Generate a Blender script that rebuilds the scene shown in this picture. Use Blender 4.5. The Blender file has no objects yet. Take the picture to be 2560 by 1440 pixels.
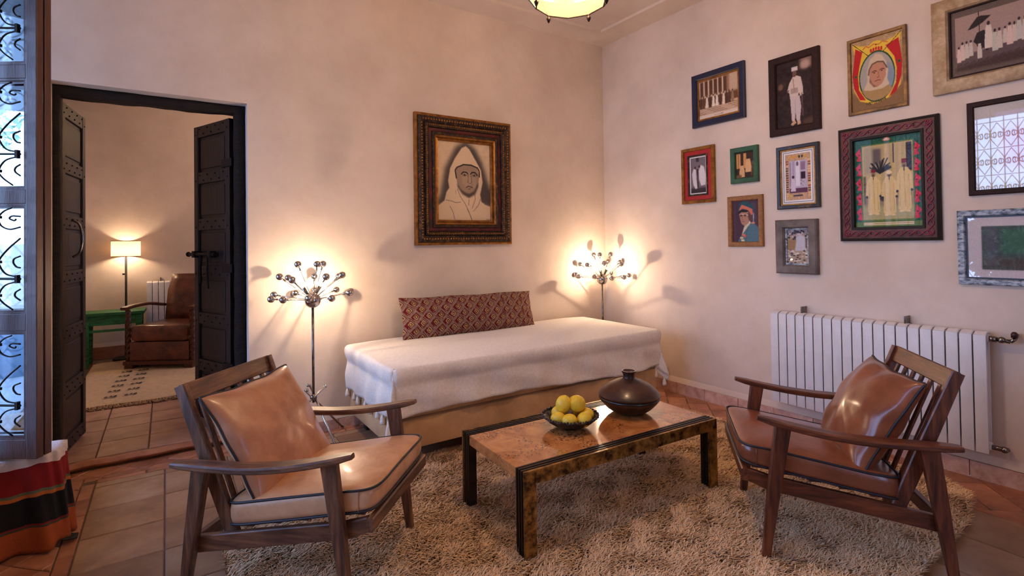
import bpy, bmesh, math, random
import numpy as np
from mathutils import Vector, Matrix, noise
random.seed(7); rng = np.random.default_rng(7)
S = bpy.context.scene
COL = S.collection
PI = math.pi

# ------------------------------------------------------------------ camera
F_PX, CAMH, YAW, PITCH, ROLL = 1307.0, 1.35, math.radians(33.5), 0.0148, 0.0141
cd = bpy.data.cameras.new('camera'); cam = bpy.data.objects.new('camera', cd); COL.objects.link(cam)
f0 = Vector((math.sin(YAW), math.cos(YAW), 0)); r0 = Vector((math.cos(YAW), -math.sin(YAW), 0)); u0 = Vector((0, 0, 1))
fw = f0*math.cos(PITCH)+u0*math.sin(PITCH); up_ = -f0*math.sin(PITCH)+u0*math.cos(PITCH)
rr = math.cos(ROLL)*r0-math.sin(ROLL)*up_; uu = math.sin(ROLL)*r0+math.cos(ROLL)*up_
m = Matrix((rr, uu, -fw)).transposed().to_4x4(); m.translation = (0, 0, CAMH); cam.matrix_world = m
cd.sensor_width = 36; cd.lens = 36*F_PX/2560
cd.shift_y = -(720-(608-F_PX*math.tan(PITCH)))/2560
cd.clip_start = 0.02
S.camera = cam

# ------------------------------------------------------------------ world and exposure
w = bpy.data.worlds.new('world'); S.world = w; w.use_nodes = True
wn = w.node_tree; wn.nodes.clear()
bg = wn.nodes.new('ShaderNodeBackground'); out = wn.nodes.new('ShaderNodeOutputWorld')
tc = wn.nodes.new('ShaderNodeTexCoord'); sx = wn.nodes.new('ShaderNodeSeparateXYZ'); wr = wn.nodes.new('ShaderNodeValToRGB')
wn.links.new(tc.outputs['Generated'], sx.inputs[0]); wn.links.new(sx.outputs['Z'], wr.inputs[0])
wr.color_ramp.elements[0].color = (.42, .60, 1, 1); wr.color_ramp.elements[1].color = (.20, .38, 1, 1)
wn.links.new(wr.outputs[0], bg.inputs[0]); wn.links.new(bg.outputs[0], out.inputs[0])
bg.inputs[1].default_value = 7.0
S.view_settings.view_transform = 'Standard'; S.view_settings.look = 'None'
S.view_settings.gamma = 1; S.view_settings.use_curve_mapping = False
S.view_settings.exposure = 0.50
S.cycles.max_bounces = 8; S.cycles.diffuse_bounces = 5; S.cycles.sample_clamp_indirect = 6
S.cycles.caustics_reflective = False; S.cycles.caustics_refractive = False
LAMP_W, PEND_W, SHADE_W = 60, 42, 60

def portal(name, loc, rot, sx_, sy_):
    l = bpy.data.lights.new(name, 'AREA'); l.shape = 'RECTANGLE'; l.size = sx_; l.size_y = sy_; l.cycles.is_portal = True
    o = bpy.data.objects.new(name, l); o.location = loc; o.rotation_euler = rot; COL.objects.link(o)
portal('window_portal', (-.72, 2.43, 1.72), (0, -PI/2, 0), 2.56, 3.07)
portal('window_portal', (1.65, -1.66, 1.5), (PI/2, 0, 0), .5, 2.0)
portal('window_portal', (2.7, 5.9, 1.75), (0, PI/2, 0), 1.4, .7)  # daylight through the window added to the second room

# ------------------------------------------------------------------ helpers
class MB:
    def __init__(s): s.v = []; s.f = []
    def add(s, vs, fs):
        b = len(s.v); s.v += [tuple(p) for p in vs]; s.f += [tuple(b+i for i in f) for f in fs]; return s
    def box(s, x0, x1, y0, y1, z0, z1, bev=0):
        if bev <= 0:
            return s.add([(x0,y0,z0),(x1,y0,z0),(x1,y1,z0),(x0,y1,z0),(x0,y0,z1),(x1,y0,z1),(x1,y1,z1),(x0,y1,z1)],
                [(0,3,2,1),(4,5,6,7),(0,1,5,4),(1,2,6,5),(2,3,7,6),(3,0,4,7)])
        bm = bmesh.new(); bmesh.ops.create_cube(bm, size=1)
        bmesh.ops.scale(bm, vec=(x1-x0, y1-y0, z1-z0), verts=bm.verts); bmesh.ops.translate(bm, vec=((x0+x1)/2, (y0+y1)/2, (z0+z1)/2), verts=bm.verts)
        bmesh.ops.bevel(bm, geom=list(bm.edges), offset=bev, segments=2, affect='EDGES', profile=.6)
        bm.verts.index_update(); s.add([v.co[:] for v in bm.verts], [[v.index for v in f.verts] for f in bm.faces]); bm.free(); return s
    def loft(s, pts, sizes, up=(0, 0, 1), ch=.15, cap=True, twist=None, n=None):
        # chamfered rectangular (or round when n given) section along a polyline
        pts = [Vector(p) for p in pts]; N = len(pts)
        if not isinstance(sizes, list): sizes = [sizes]*N
        rings = []
        for i, p in enumerate(pts):
            t = (pts[min(i+1, N-1)]-pts[max(i-1, 0)]).normalized()
            u = Vector(up); sd = t.cross(u)
            if sd.length < 1e-4: sd = t.cross(Vector((0, 1, 0)))
            sd.normalize(); u = sd.cross(t).normalized()
            a, b = sizes[i] if isinstance(sizes[i], (tuple, list)) else (sizes[i], sizes[i])
            a /= 2; b /= 2
            if n:
                ring = [p+sd*a*math.cos(2*PI*k/n)+u*b*math.sin(2*PI*k/n) for k in range(n)]
            else:
                c = ch*min(a, b)
                ring = [p+sd*x+u*y for x, y in ((a-c, -b), (a, -b+c), (a, b-c), (a-c, b), (-a+c, b), (-a, b-c), (-a, -b+c), (-a+c, -b))]
            rings.append(ring)
        return s.rings(rings, cap=cap)
    def rings(s, rings, closed=False, cap=True):
        k = len(rings[0]); vs = [p for r in rings for p in r]; fs = []; N = len(rings)
        for i in range(N if closed else N-1):
            j = (i+1) % N
            for a in range(k):
                b = (a+1) % k; fs.append((i*k+a, i*k+b, j*k+b, j*k+a))
        if cap and not closed:
            fs.append(tuple(range(k))[::-1]); fs.append(tuple((N-1)*k+a for a in range(k)))
        return s.add(vs, fs)
    def tube(s, pts, r, n=6, closed=False, up=(0, 0, 1)):
        pts = [Vector(p) for p in pts]; N = len(pts); rs = []; prev = None
        for i, p in enumerate(pts):
            t = (pts[(i+1) % N]-pts[i-1]) if closed else (pts[min(i+1, N-1)]-pts[max(i-1, 0)])
            t.normalize()
            if prev is None:
                prev = t.orthogonal().normalized()
            prev = (prev-t*prev.dot(t)).normalized(); b = t.cross(prev)
            ri = r[i] if isinstance(r, (list, tuple)) else r
            rs.append([p+prev*ri*math.cos(2*PI*k/n)+b*ri*math.sin(2*PI*k/n) for k in range(n)])
        return s.rings(rs, closed=closed)
    def lathe(s, prof, c=(0, 0, 0), n=32, wob=None):
        rs = []
        for r, z in prof:
            rs.append([(c[0]+max(r, 1e-4)*math.cos(2*PI*k/n)*(wob(k/n, r) if wob else 1), c[1]+max(r, 1e-4)*math.sin(2*PI*k/n)*(wob(k/n, r) if wob else 1), c[2]+z) for k in range(n)])
        k = n; vs = [p for r in rs for p in r]; fs = []
        for i in range(len(rs)-1):
            for a in range(k):
                b = (a+1) % k; fs.append((i*k+a, i*k+b, (i+1)*k+b, (i+1)*k+a))
        return s.add(vs, fs)
    def sphere(s, c, r, n=16, sc=(1, 1, 1)):
        prof = [(math.sin(PI*i/(n//2)), -math.cos(PI*i/(n//2))) for i in range(n//2+1)]
        b = MB().lathe(prof, n=n)
        return s.add([(c[0]+v[0]*r*sc[0], c[1]+v[1]*r*sc[1], c[2]+v[2]*r*sc[2]) for v in b.v], b.f)
    def tr(s, M):
        s.v = [tuple(M @ Vector(p)) for p in s.v]; return s

def obj(name, mb, mat, parent=None, smooth=False, label=None, fixn=True):
    me = bpy.data.meshes.new(name); me.from_pydata(mb.v, [], mb.f)
    if fixn:
        bm = bmesh.new(); bm.from_mesh(me); bmesh.ops.recalc_face_normals(bm, faces=bm.faces); bm.to_mesh(me); bm.free()
    if mat: me.materials.append(mat)
    if smooth is True:
        me.polygons.foreach_set('use_smooth', [True]*len(me.polygons))
    elif smooth:
        me.polygons.foreach_set('use_smooth', [True]*len(me.polygons)); me.set_sharp_from_angle(angle=math.radians(smooth))
    o = bpy.data.objects.new(name, me); COL.objects.link(o)
    if parent: o.parent = parent
    if label: o['label'] = label
    return o

def link(name, src, parent, loc=(0, 0, 0), rot=(0, 0, 0), scale=None, mat=None):
    o = bpy.data.objects.new(name, src.data if hasattr(src, 'data') else src); COL.objects.link(o); o.parent = parent
    o.location = loc; o.rotation_euler = rot
    if scale: o.scale = scale
    return o

def thing(name, label, cat, loc=(0, 0, 0), rz=0, group=None):
    o = bpy.data.objects.new(name, None); COL.objects.link(o); o.empty_display_size = .1
    o.location = loc; o.rotation_euler = (0, 0, rz); o['label'] = label; o['category'] = cat
    if group: o['group'] = group
    return o
def tag(o, label, cat, group=None, kind=None):
    o['label'] = label; o['category'] = cat
    if group: o['group'] = group
    if kind: o['kind'] = kind
    return o
def struct(name, mb, mat, parent=None, smooth=False):
    o = obj(name, mb, mat, parent, smooth)
    if not parent: o['kind'] = 'structure'
    return o
def crom(pts, n=6):
    P = [Vector(p) for p in pts]; P = [P[0]*2-P[1]]+P+[P[-1]*2-P[-2]]; o = []
    for i in range(1, len(P)-2):
        for k in range(n):
            t = k/n; a, b, c, d = P[i-1:i+3]
            o.append(.5*((2*b)+(c-a)*t+(2*a-5*b+4*c-d)*t*t+(3*b-a-3*c+d)*t**3))
    o.append(P[-2]); return o

# ------------------------------------------------------------------ materials
def srgb(c): return tuple(((x/255)/12.92 if x/255 <= .04045 else ((x/255+.055)/1.055)**2.4) for x in c)+(1,)
def mat(name, c, rough=.6, metal=0, c2=None, scale=8, bump=0, bscale=None, stretch=None, detail=6, rnd=0, sheen=0, coat=0, spec=.5, contrast=(.35, .65), c3=None, trans=0, coords='Object'):
    m = bpy.data.materials.new(name); m.use_nodes = True; nt = m.node_tree; N = nt.nodes; L = nt.links; b = N['Principled BSDF']
    b.inputs['Roughness'].default_value = rough; b.inputs['Metallic'].default_value = metal; b.inputs['Specular IOR Level'].default_value = spec
    if sheen: b.inputs['Sheen Weight'].default_value = sheen
    if coat: b.inputs['Coat Weight'].default_value = coat; b.inputs['Coat Roughness'].default_value = .15
    if trans: b.inputs['Transmission Weight'].default_value = trans
    b.inputs['Base Color'].default_value = srgb(c)
    tc = N.new('ShaderNodeTexCoord'); mp = N.new('ShaderNodeMapping'); L.new(tc.outputs[coords], mp.inputs[0])
    if stretch: mp.inputs['Scale'].default_value = stretch
    col = None
    if c2:
        nz = N.new('ShaderNodeTexNoise'); nz.inputs['Scale'].default_value = scale; nz.inputs['Detail'].default_value = detail; nz.inputs['Roughness'].default_value = .65
        L.new(mp.outputs[0], nz.inputs[0])
        cr = N.new('ShaderNodeValToRGB'); L.new(nz.outputs[0], cr.inputs[0])
        cr.color_ramp.elements[0].position = contrast[0]; cr.color_ramp.elements[0].color = srgb(c)
        cr.color_ramp.elements[1].position = contrast[1]; cr.color_ramp.elements[1].color = srgb(c2)
        if c3:
            e = cr.color_ramp.elements.new((contrast[0]+contrast[1])/2); e.color = srgb(c3)
        col = cr.outputs[0]
    if rnd:
        oi = N.new('ShaderNodeObjectInfo'); hs = N.new('ShaderNodeHueSaturation'); mr = N.new('ShaderNodeMapRange')
        mr.inputs[3].default_value = 1-rnd; mr.inputs[4].default_value = 1+rnd
        L.new(oi.outputs['Random'], mr.inputs[0]); L.new(mr.outputs[0], hs.inputs['Value'])
        if col: L.new(col, hs.inputs['Color'])
        else: hs.inputs['Color'].default_value = srgb(c)
        col = hs.outputs[0]
        if c2:
            ad = N.new('ShaderNodeVectorMath'); ad.operation = 'ADD'; L.new(tc.outputs[coords], ad.inputs[0])
            ml = N.new('ShaderNodeMath'); ml.operation = 'MULTIPLY'; ml.inputs[1].default_value = 37; L.new(oi.outputs['Random'], ml.inputs[0])
            L.new(ml.outputs[0], ad.inputs[1]); L.new(ad.outputs[0], mp.inputs[0])
    if col: L.new(col, b.inputs['Base Color'])
    if bump:
        n2 = N.new('ShaderNodeTexNoise'); n2.inputs['Scale'].default_value = bscale or scale*3; n2.inputs['Detail'].default_value = 5
        L.new(mp.outputs[0], n2.inputs[0]); bp = N.new('ShaderNodeBump'); bp.inputs['Strength'].default_value = bump; bp.inputs['Distance'].default_value = .01
        L.new(n2.outputs[0], bp.inputs['Height']); L.new(bp.outputs[0], b.inputs['Normal'])
    return m
def emat(name, c, strength):
    m = bpy.data.materials.new(name); m.use_nodes = True; b = m.node_tree.nodes['Principled BSDF']
    b.inputs['Base Color'].default_value = (0, 0, 0, 1); b.inputs['Emission Color'].default_value = c+(1,); b.inputs['Emission Strength'].default_value = strength; return m

M = {}
M['plaster'] = mat('plaster', (224, 208, 194), .85, c2=(204, 186, 170), scale=1.6, bump=.5, bscale=6, detail=9, contrast=(.4, .75), spec=.2)
M['ceiling'] = mat('ceiling_paint', (226, 212, 200), .9, c2=(216, 200, 186), scale=2, bump=.12, bscale=9, spec=.2)
M['paver'] = mat('paver', (176, 150, 118), .38, c2=(118, 90, 68), scale=3.2, bump=.12, bscale=14, rnd=.12, c3=(156, 120, 90), spec=.5, contrast=(.3, .72))
M['terra2'] = mat('terracotta_pale', (178, 136, 118), .4, c2=(138, 100, 86), scale=5, bump=.12, bscale=20, rnd=.12)
M['terra'] = mat('terracotta', (190, 132, 100), .4, c2=(138, 86, 62), scale=5, bump=.12, bscale=20, rnd=.16, spec=.45)
M['mortar'] = mat('mortar', (122, 98, 80), .9, c2=(98, 76, 60), scale=20, bump=.3)
M['skirt'] = mat('skirting_tile', (222, 190, 176), .5, c2=(184, 140, 124), scale=14, bump=.15, rnd=.12)
M['wood_mid'] = mat('wood_mid', (122, 80, 52), .45, c2=(66, 40, 27), scale=5, bump=.12, stretch=(14, 1.6, 14), c3=(96, 62, 40), spec=.45)
M['wood_red'] = mat('wood_red', (104, 56, 32), .38, c2=(50, 24, 15), scale=5, bump=.1, stretch=(14, 1.6, 14), c3=(80, 40, 24), spec=.5)
for ax_, st3 in (('x', (1.6, 14, 14)), ('y', (14, 1.6, 14)), ('z', (14, 14, 1.6))):
    M['wood_mid_'+ax_] = mat('wood_mid_'+ax_, (132, 90, 62), .38, c2=(66, 42, 32), scale=3.2, bump=.1, stretch=st3, c3=(98, 66, 48), spec=.45)
    M['wood_red_'+ax_] = mat('wood_red_'+ax_, (122, 66, 38), .36, c2=(56, 27, 17), scale=3.2, bump=.1, stretch=st3, c3=(92, 46, 27), spec=.5)
M['door_wood'] = mat('door_wood', (42, 29, 25), .45, c2=(24, 17, 17), scale=5, bump=.3, stretch=(12, 12, 1.5), spec=.4)
M['beam_wood'] = mat('beam_wood', (40, 28, 22), .7, c2=(18, 13, 11), scale=9, bump=.8, stretch=(1.5, 8, 8), spec=.3)
M['leaf_wood'] = mat('leaf_wood', (88, 52, 44), .42, c2=(56, 30, 26), scale=4, bump=.1, stretch=(14, 14, 1.5), coat=.2)
M['iron'] = mat('iron', (30, 24, 24), .5, .6, spec=.4)
M['leather_tan'] = mat('leather_tan', (218, 174, 132), .36, c2=(178, 128, 92), scale=5.5, bump=.4, bscale=11, c3=(204, 156, 116), contrast=(.3, .72), coat=.15)
M['leather_tan2'] = mat('leather_tan_dark', (198, 148, 116), .36, c2=(146, 98, 72), scale=5, bump=.45, bscale=9, c3=(178, 126, 96), contrast=(.3, .7), coat=.2)
M['leather_brown'] = mat('leather_brown', (146, 84, 54), .28, c2=(104, 54, 34), scale=5, bump=.3, bscale=10, c3=(128, 70, 44), contrast=(.3, .7), coat=.3)
M['leather_old'] = mat('leather_old', (122, 68, 46), .33, c2=(68, 34, 24), scale=7, bump=.25, bscale=14, coat=.3)
M['piping'] = mat('dark_piping', (28, 26, 36), .5)
M['chrome'] = mat('chrome', (190, 184, 180), .12, 1)
M['chrome_dark'] = mat('chrome_dark', (150, 142, 138), .2, 1, c2=(100, 92, 88), scale=30)
M['brass'] = mat('brass', (176, 134, 70), .36, .8, c2=(50, 34, 20), scale=22, bump=.15, detail=9, contrast=(.38, .64))
M['bronze'] = mat('bronze', (58, 46, 38), .4, .7, c2=(30, 24, 20), scale=9, bump=.1)
M['blanket'] = mat('blanket', (248, 240, 230), .95, c2=(236, 226, 214), scale=60, bump=.6, bscale=220, sheen=.3, spec=.1)
M['suede'] = mat('suede', (206, 168, 122), .9, c2=(176, 140, 98), scale=4, bump=.1, bscale=90, sheen=.2, spec=.15)
M['dark'] = mat('dark_foot', (26, 20, 18), .7)
M['radiator'] = mat('radiator_enamel', (226, 224, 226), .4, c2=(214, 210, 212), scale=9)
M['lemon'] = mat('lemon', (240, 206, 62), .42, c2=(226, 184, 44), scale=14, bump=.25, bscale=60, rnd=.05)
M['lemon_tip'] = mat('lemon_tip', (168, 176, 70), .5)
M['pot'] = mat('pot', (78, 42, 28), .3, c2=(34, 18, 15), scale=6, bump=.15, bscale=16, stretch=(1, 1, 3), coat=.25, contrast=(.35, .62))
M['pot_dark'] = mat('pot_dark', (34, 20, 18), .32, c2=(22, 14, 13), scale=8, coat=.2)
M['bowl'] = mat('bowl_metal', (92, 84, 84), .3, .8, c2=(44, 36, 34), scale=24, bump=.2)
M['green'] = mat('green_paint', (34, 122, 66), .55, c2=(20, 48, 26), scale=7, bump=.3, stretch=(1.2, 6, 6), c3=(28, 100, 52), contrast=(.4, .66))
M['linen'] = None
M['gold'] = mat('gold_frame', (170, 116, 52), .36, .7, c2=(104, 62, 26), scale=20, bump=.2, contrast=(.4, .7))
M['gilt_dark'] = mat('gilt_dark', (40, 24, 16), .45, .35, c2=(138, 92, 44), scale=34, bump=1.0, bscale=60, contrast=(.5, .78), detail=9)
M['frame_red'] = mat('frame_red', (96, 18, 18), .45, c2=(30, 12, 10), scale=12, contrast=(.4, .62))
M['navy'] = mat('navy_frame', (18, 26, 66), .4, c2=(12, 18, 44), scale=14)
M['umber'] = mat('umber_frame', (52, 30, 25), .6, c2=(36, 20, 17), scale=10, stretch=(6, 1, 6), spec=.2)
M['oldgold'] = mat('old_gold', (150, 112, 60), .5, .3, c2=(88, 60, 30), scale=16, bump=.3)
M['silverleaf'] = mat('silver_leaf', (190, 168, 136), .55, .2, c2=(150, 122, 88), scale=18, bump=.5, bscale=40)
M['crimson'] = mat('crimson_band', (168, 22, 26), .5)
M['green_frame'] = mat('green_frame', (44, 94, 62), .5, c2=(34, 74, 50), scale=12)
M['ochre_wood'] = mat('ochre_wood', (158, 108, 50), .5, c2=(122, 78, 34), scale=7, stretch=(6, 6, 6), bump=.1)
M['grey_wood'] = mat('grey_wood', (122, 112, 106), .6, c2=(88, 78, 72), scale=9, bump=.2)
M['carved'] = mat('carved_wood', (106, 60, 44), .55, c2=(66, 34, 28), scale=18, bump=.3)
M['pink'] = mat('pink_paint', (164, 62, 92), .55, c2=(120, 40, 64), scale=20)
M['black_gold'] = mat('black_gold', (30, 20, 18), .35, c2=(112, 78, 34), scale=18, contrast=(.55, .72))
M['marble_grey'] = mat('grey_marbled_frame', (176, 186, 196), .4, c2=(52, 60, 78), scale=30, detail=10, contrast=(.42, .6), stretch=(1, 1, 2))
M['deep_blue'] = mat('deep_blue', (16, 18, 40), .4)
M['white_paint'] = mat('white_paint', (232, 226, 222), .5)
M['beige_mat'] = mat('beige_board', (122, 104, 92), .7)
M['rug2'] = mat('rug_wool', (222, 196, 150), .95, c2=(200, 172, 126), scale=30, bump=.8, bscale=60, sheen=.3)
M['rug_mark'] = mat('rug_mark', (40, 30, 28), .9)
M['fringe'] = mat('fringe', (170, 132, 96), .9, c2=(130, 96, 66), scale=30)
M['rug_base'] = mat('rug_base', (150, 112, 84), 1)
M['stone'] = mat('terrace_stone', (196, 190, 184), .8, c2=(168, 160, 152), scale=1.5, bump=.2)
M['foliage'] = mat('foliage', (96, 128, 74), .7, c2=(140, 160, 104), scale=3)
M['bark'] = mat('bark', (90, 72, 58), .9, c2=(60, 46, 36), scale=8, bump=.5)
M['garden_wall'] = mat('garden_wall', (206, 186, 164), .9, c2=(184, 162, 138), scale=1)
M['planter'] = mat('planter', (110, 136, 160), .6)
M['lantern_metal'] = mat('lantern_metal', (46, 32, 24), .4, .7)

m = bpy.data.materials.new('clear_glass'); m.use_nodes = True; nt = m.node_tree; nt.nodes.clear()
o_ = nt.nodes.new('ShaderNodeOutputMaterial'); tr = nt.nodes.new('ShaderNodeBsdfTransparent'); gl = nt.nodes.new('ShaderNodeBsdfGlossy'); mx = nt.nodes.new('ShaderNodeMixShader'); 
gl.inputs['Roughness'].default_value = .01; tr.inputs[0].default_value = (.86, .91, .93, 1); mx.inputs[0].default_value = .06
nt.links.new(tr.outputs[0], mx.inputs[1]); nt.links.new(gl.outputs[0], mx.inputs[2]); nt.links.new(mx.outputs[0], o_.inputs[0]); M['glass'] = m

def thin_lit(name, c, trl=.5, emis=0, ec=(1, .6, .3)):
    m = bpy.data.materials.new(name); m.use_nodes = True; nt = m.node_tree; nt.nodes.clear(); N = nt.nodes.new
    o = N('ShaderNodeOutputMaterial'); d = N('ShaderNodeBsdfDiffuse'); t = N('ShaderNodeBsdfTranslucent'); mx = N('ShaderNodeMixShader')
    d.inputs[0].default_value = srgb(c); t.inputs[0].default_value = srgb(c); mx.inputs[0].default_value = trl
    nt.links.new(d.outputs[0], mx.inputs[1]); nt.links.new(t.outputs[0], mx.inputs[2]); nt.links.new(mx.outputs[0], o.inputs[0]); return m
M['linen'] = thin_lit('lamp_linen', (238, 214, 184), .35)
m = bpy.data.materials.new('lantern_glass'); m.use_nodes = True; nt = m.node_tree; nt.nodes.clear(); N_ = nt.nodes.new
o_ = N_('ShaderNodeOutputMaterial'); d_ = N_('ShaderNodeBsdfTranslucent'); t_ = N_('ShaderNodeBsdfTransparent'); g_ = N_('ShaderNodeBsdfGlossy'); a_ = N_('ShaderNodeMixShader'); b_ = N_('ShaderNodeMixShader')
d_.inputs[0].default_value = srgb((246, 224, 186)); t_.inputs[0].default_value = srgb((252, 244, 228)); g_.inputs['Roughness'].default_value = .08
a_.inputs[0].default_value = .90; b_.inputs[0].default_value = .05
nt.links.new(d_.outputs[0], a_.inputs[1]); nt.links.new(t_.outputs[0], a_.inputs[2]); nt.links.new(a_.outputs[0], b_.inputs[1]); nt.links.new(g_.outputs[0], b_.inputs[2]); nt.links.new(b_.outputs[0], o_.inputs[0]); M['lantern_glass'] = m
WARM = (1.0, .60, .29)
M['bulb'] = emat('lit_bulb', (1, .68, .45), 4800)
M['bulb_soft'] = emat('lit_bulb_soft', (1, .66, .40), 900)
M['bulb2'] = emat('lit_bulb_shade', (1, .72, .46), 170)
M['bulb_fill'] = emat('fill_bulb_rear', (1, .70, .45), 90)
M['bulb_fill_far'] = emat('fill_bulb_far', (1, .70, .45), 520)
M['bulb3'] = emat('lit_bulb_lantern', (1, .69, .45), 820)

def gloss_print(name, fac=0.0, rough=.05):
    # printed sheet behind picture glass: vertex colour print, glassy top coat
    m = bpy.data.materials.new(name); m.use_nodes = True; nt = m.node_tree; b = nt.nodes['Principled BSDF']
    a = nt.nodes.new('ShaderNodeVertexColor'); a.layer_name = 'print'; nt.links.new(a.outputs[0], b.inputs['Base Color'])
    b.inputs['Roughness'].default_value = .6; b.inputs['Specular IOR Level'].default_value = .2
    b.inputs['Coat Weight'].default_value = fac; b.inputs['Coat Roughness'].default_value = rough*.3; b.inputs['Coat IOR'].default_value = 1.5 if fac < 1 else 1.9
    return m
M['print'] = gloss_print('glazed_print', .14)
M['print_shiny'] = gloss_print('reflective_glazed_print', 1.0)
M['woven'] = gloss_print('woven_cloth', 0)
M['woven'].node_tree.nodes['Principled BSDF'].inputs['Roughness'].default_value = .95

# ------------------------------------------------------------------ painter for flat prints (vertex colours)
class Img:
    def __init__(s, w, h, bg):
        s.w, s.h = w, h; s.a = np.ones((h, w, 3))*np.array(bg, float)
        s.X, s.Y = np.meshgrid((np.arange(w)+.5)/w, (np.arange(h)+.5)/h)
    def _blur(s, m, n):
        if n <= 0: return m
        sg = .45*n+.15; r = max(1, int(3*sg)); k = np.exp(-.5*(np.arange(-r, r+1)/sg)**2); k /= k.sum()
        p = np.pad(m, r, mode='edge'); q = sum(k[i]*p[i:i+m.shape[0]] for i in range(2*r+1))
        return sum(k[i]*q[:, i:i+m.shape[1]] for i in range(2*r+1))
    def put(s, m, c, blur=0, al=1):
        m = s._blur(m.astype(float), blur)*al; s.a = s.a*(1-m[..., None])+np.array(c, float)*m[..., None]; return s
    def poly(s, P, c, blur=0, al=1):
        ins = np.zeros(s.X.shape, bool); n = len(P)
        for i in range(n):
            x0, y0 = P[i]; x1, y1 = P[(i+1) % n]
            if y0 == y1: continue
            ins ^= ((y0 > s.Y) != (y1 > s.Y)) & (s.X < (x1-x0)*(s.Y-y0)/(y1-y0)+x0)
        return s.put(ins, c, blur, al)
    def ell(s, cx, cy, rx, ry, c, blur=0, al=1):
        return s.put(((s.X-cx)/rx)**2+((s.Y-cy)/ry)**2 < 1, c, blur, al)
    def rect(s, x0, y0, x1, y1, c, blur=0, al=1):
        return s.put((s.X > x0) & (s.X < x1) & (s.Y > y0) & (s.Y < y1), c, blur, al)
    def line(s, P, wd, c, blur=0, al=1):
        asp = s.h/s.w; m = np.zeros(s.X.shape, bool)
        for (x0, y0), (x1, y1) in zip(P[:-1], P[1:]):
            dx, dy = x1-x0, (y1-y0)*asp; L = dx*dx+dy*dy+1e-9
            t = np.clip(((s.X-x0)*dx+(s.Y-y0)*asp*dy)/L, 0, 1)
            m |= (s.X-x0-t*dx)**2+((s.Y-y0)*asp-t*dy)**2 < (wd/2)**2
        return s.put(m, c, blur, al)
    def grain(s, amt, n=0):
        g = rng.normal(0, 1, s.X.shape); g = s._blur(g, n)
        g /= (g.std()+1e-9); s.a = np.clip(s.a+g[..., None]*amt, 0, 255); return s
    def mesh(s, name, W, H, matl, parent, y=0, surf=None):
        # sheet in local XZ plane facing -Y; one vertex per pixel
        w, h = s.w, s.h
        if surf is None:
            xs = (np.arange(w)/(w-1)-.5)*W; zs = (.5-np.arange(h)/(h-1))*H
            co = np.zeros((h, w, 3)); co[..., 0] = xs[None]; co[..., 2] = zs[:, None]; co[..., 1] = y
        else: co = surf
        idx = np.arange(w*h).reshape(h, w)
        q = np.stack([idx[:-1, :-1], idx[1:, :-1], idx[1:, 1:], idx[:-1, 1:]], -1).reshape(-1, 4)
        me = bpy.data.meshes.new(name); me.vertices.add(w*h); me.vertices.foreach_set('co', co.reshape(-1).astype(np.float32))
        me.loops.add(q.size); me.loops.foreach_set('vertex_index', q.reshape(-1).astype(np.int32))
        me.polygons.add(len(q)); me.polygons.foreach_set('loop_start', np.arange(0, q.size, 4, dtype=np.int32))
        me.update(calc_edges=True)
        ca = me.color_attributes.new('print', 'FLOAT_COLOR', 'POINT')
        c = np.clip(s.a, 0, 255)/255; c = np.where(c <= .04045, c/12.92, ((c+.055)/1.055)**2.4)
        rgba = np.ones((h*w, 4), np.float32); rgba[:, :3] = c.reshape(-1, 3); ca.data.foreach_set('color', rgba.reshape(-1))
        me.materials.append(matl); me.polygons.foreach_set('use_smooth', np.ones(len(q), bool))
        o = bpy.data.objects.new(name, me); COL.objects.link(o); o.parent = parent; return o

# ================================================================== STRUCTURE
XR, YB, XL, YS, ZC = 3.79, 3.98, -.66, -1.6, 3.39
Z2 = .06
# back wall with the doorway (opening x -.56..467 , z < 2.34), 0.32 thick
D0, D1, DZ = -.56, .467, 2.335
mb = MB()
mb.box(XL, D0, YB, YB+.32, 0, ZC).box(D1, XR+.2, YB, YB+.32, 0, ZC).box(D0, D1, YB, YB+.32, DZ, ZC)
struct('wall_back', mb, M['plaster'])
struct('wall_right', MB().box(XR, XR+.2, YS, YB, 0, ZC), M['plaster'])
# south wall with a window
mb = MB().box(XL-.12, 1.4, YS-.12, YS, 0, ZC).box(1.9, XR+.2, YS-.12, YS, 0, ZC).box(1.4, 1.9, YS-.12, YS, 2.5, ZC).box(1.4, 1.9, YS-.12, YS, 0, .5)
struct('wall_front', mb, M['plaster'])
# left wall : big window next to the back corner, another one nearer the camera
mb = MB().box(XL-.12, XL, YS, YB, 0, .44).box(XL-.12, XL, YS, YB, 3.0, ZC).box(XL-.12, XL, YS, .9, .44, 3.0)
struct('wall_left', mb, M['plaster'])
struct('ceiling', MB().box(XL-.12, XR+.2, YS-.12, YB+.32, ZC, ZC+.2), M['ceiling'])
# shallow moulding round the ceiling
tm = MB()
for (ins, wd, dp) in ((.0, .26, .012), (.26, .03, .022)):
    a = ins; b = ins+wd
    tm.box(XL+a, XR-a, YB-b, YB-a, ZC-dp, ZC).box(XL+a, XR-a, YS+a, YS+b, ZC-dp, ZC).box(XL+a, XL+b, YS+b, YB-b, ZC-dp, ZC).box(XR-b, XR-a, YS+b, YB-b, ZC-dp, ZC)
struct('trim_1', tm, M['ceiling'])

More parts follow.
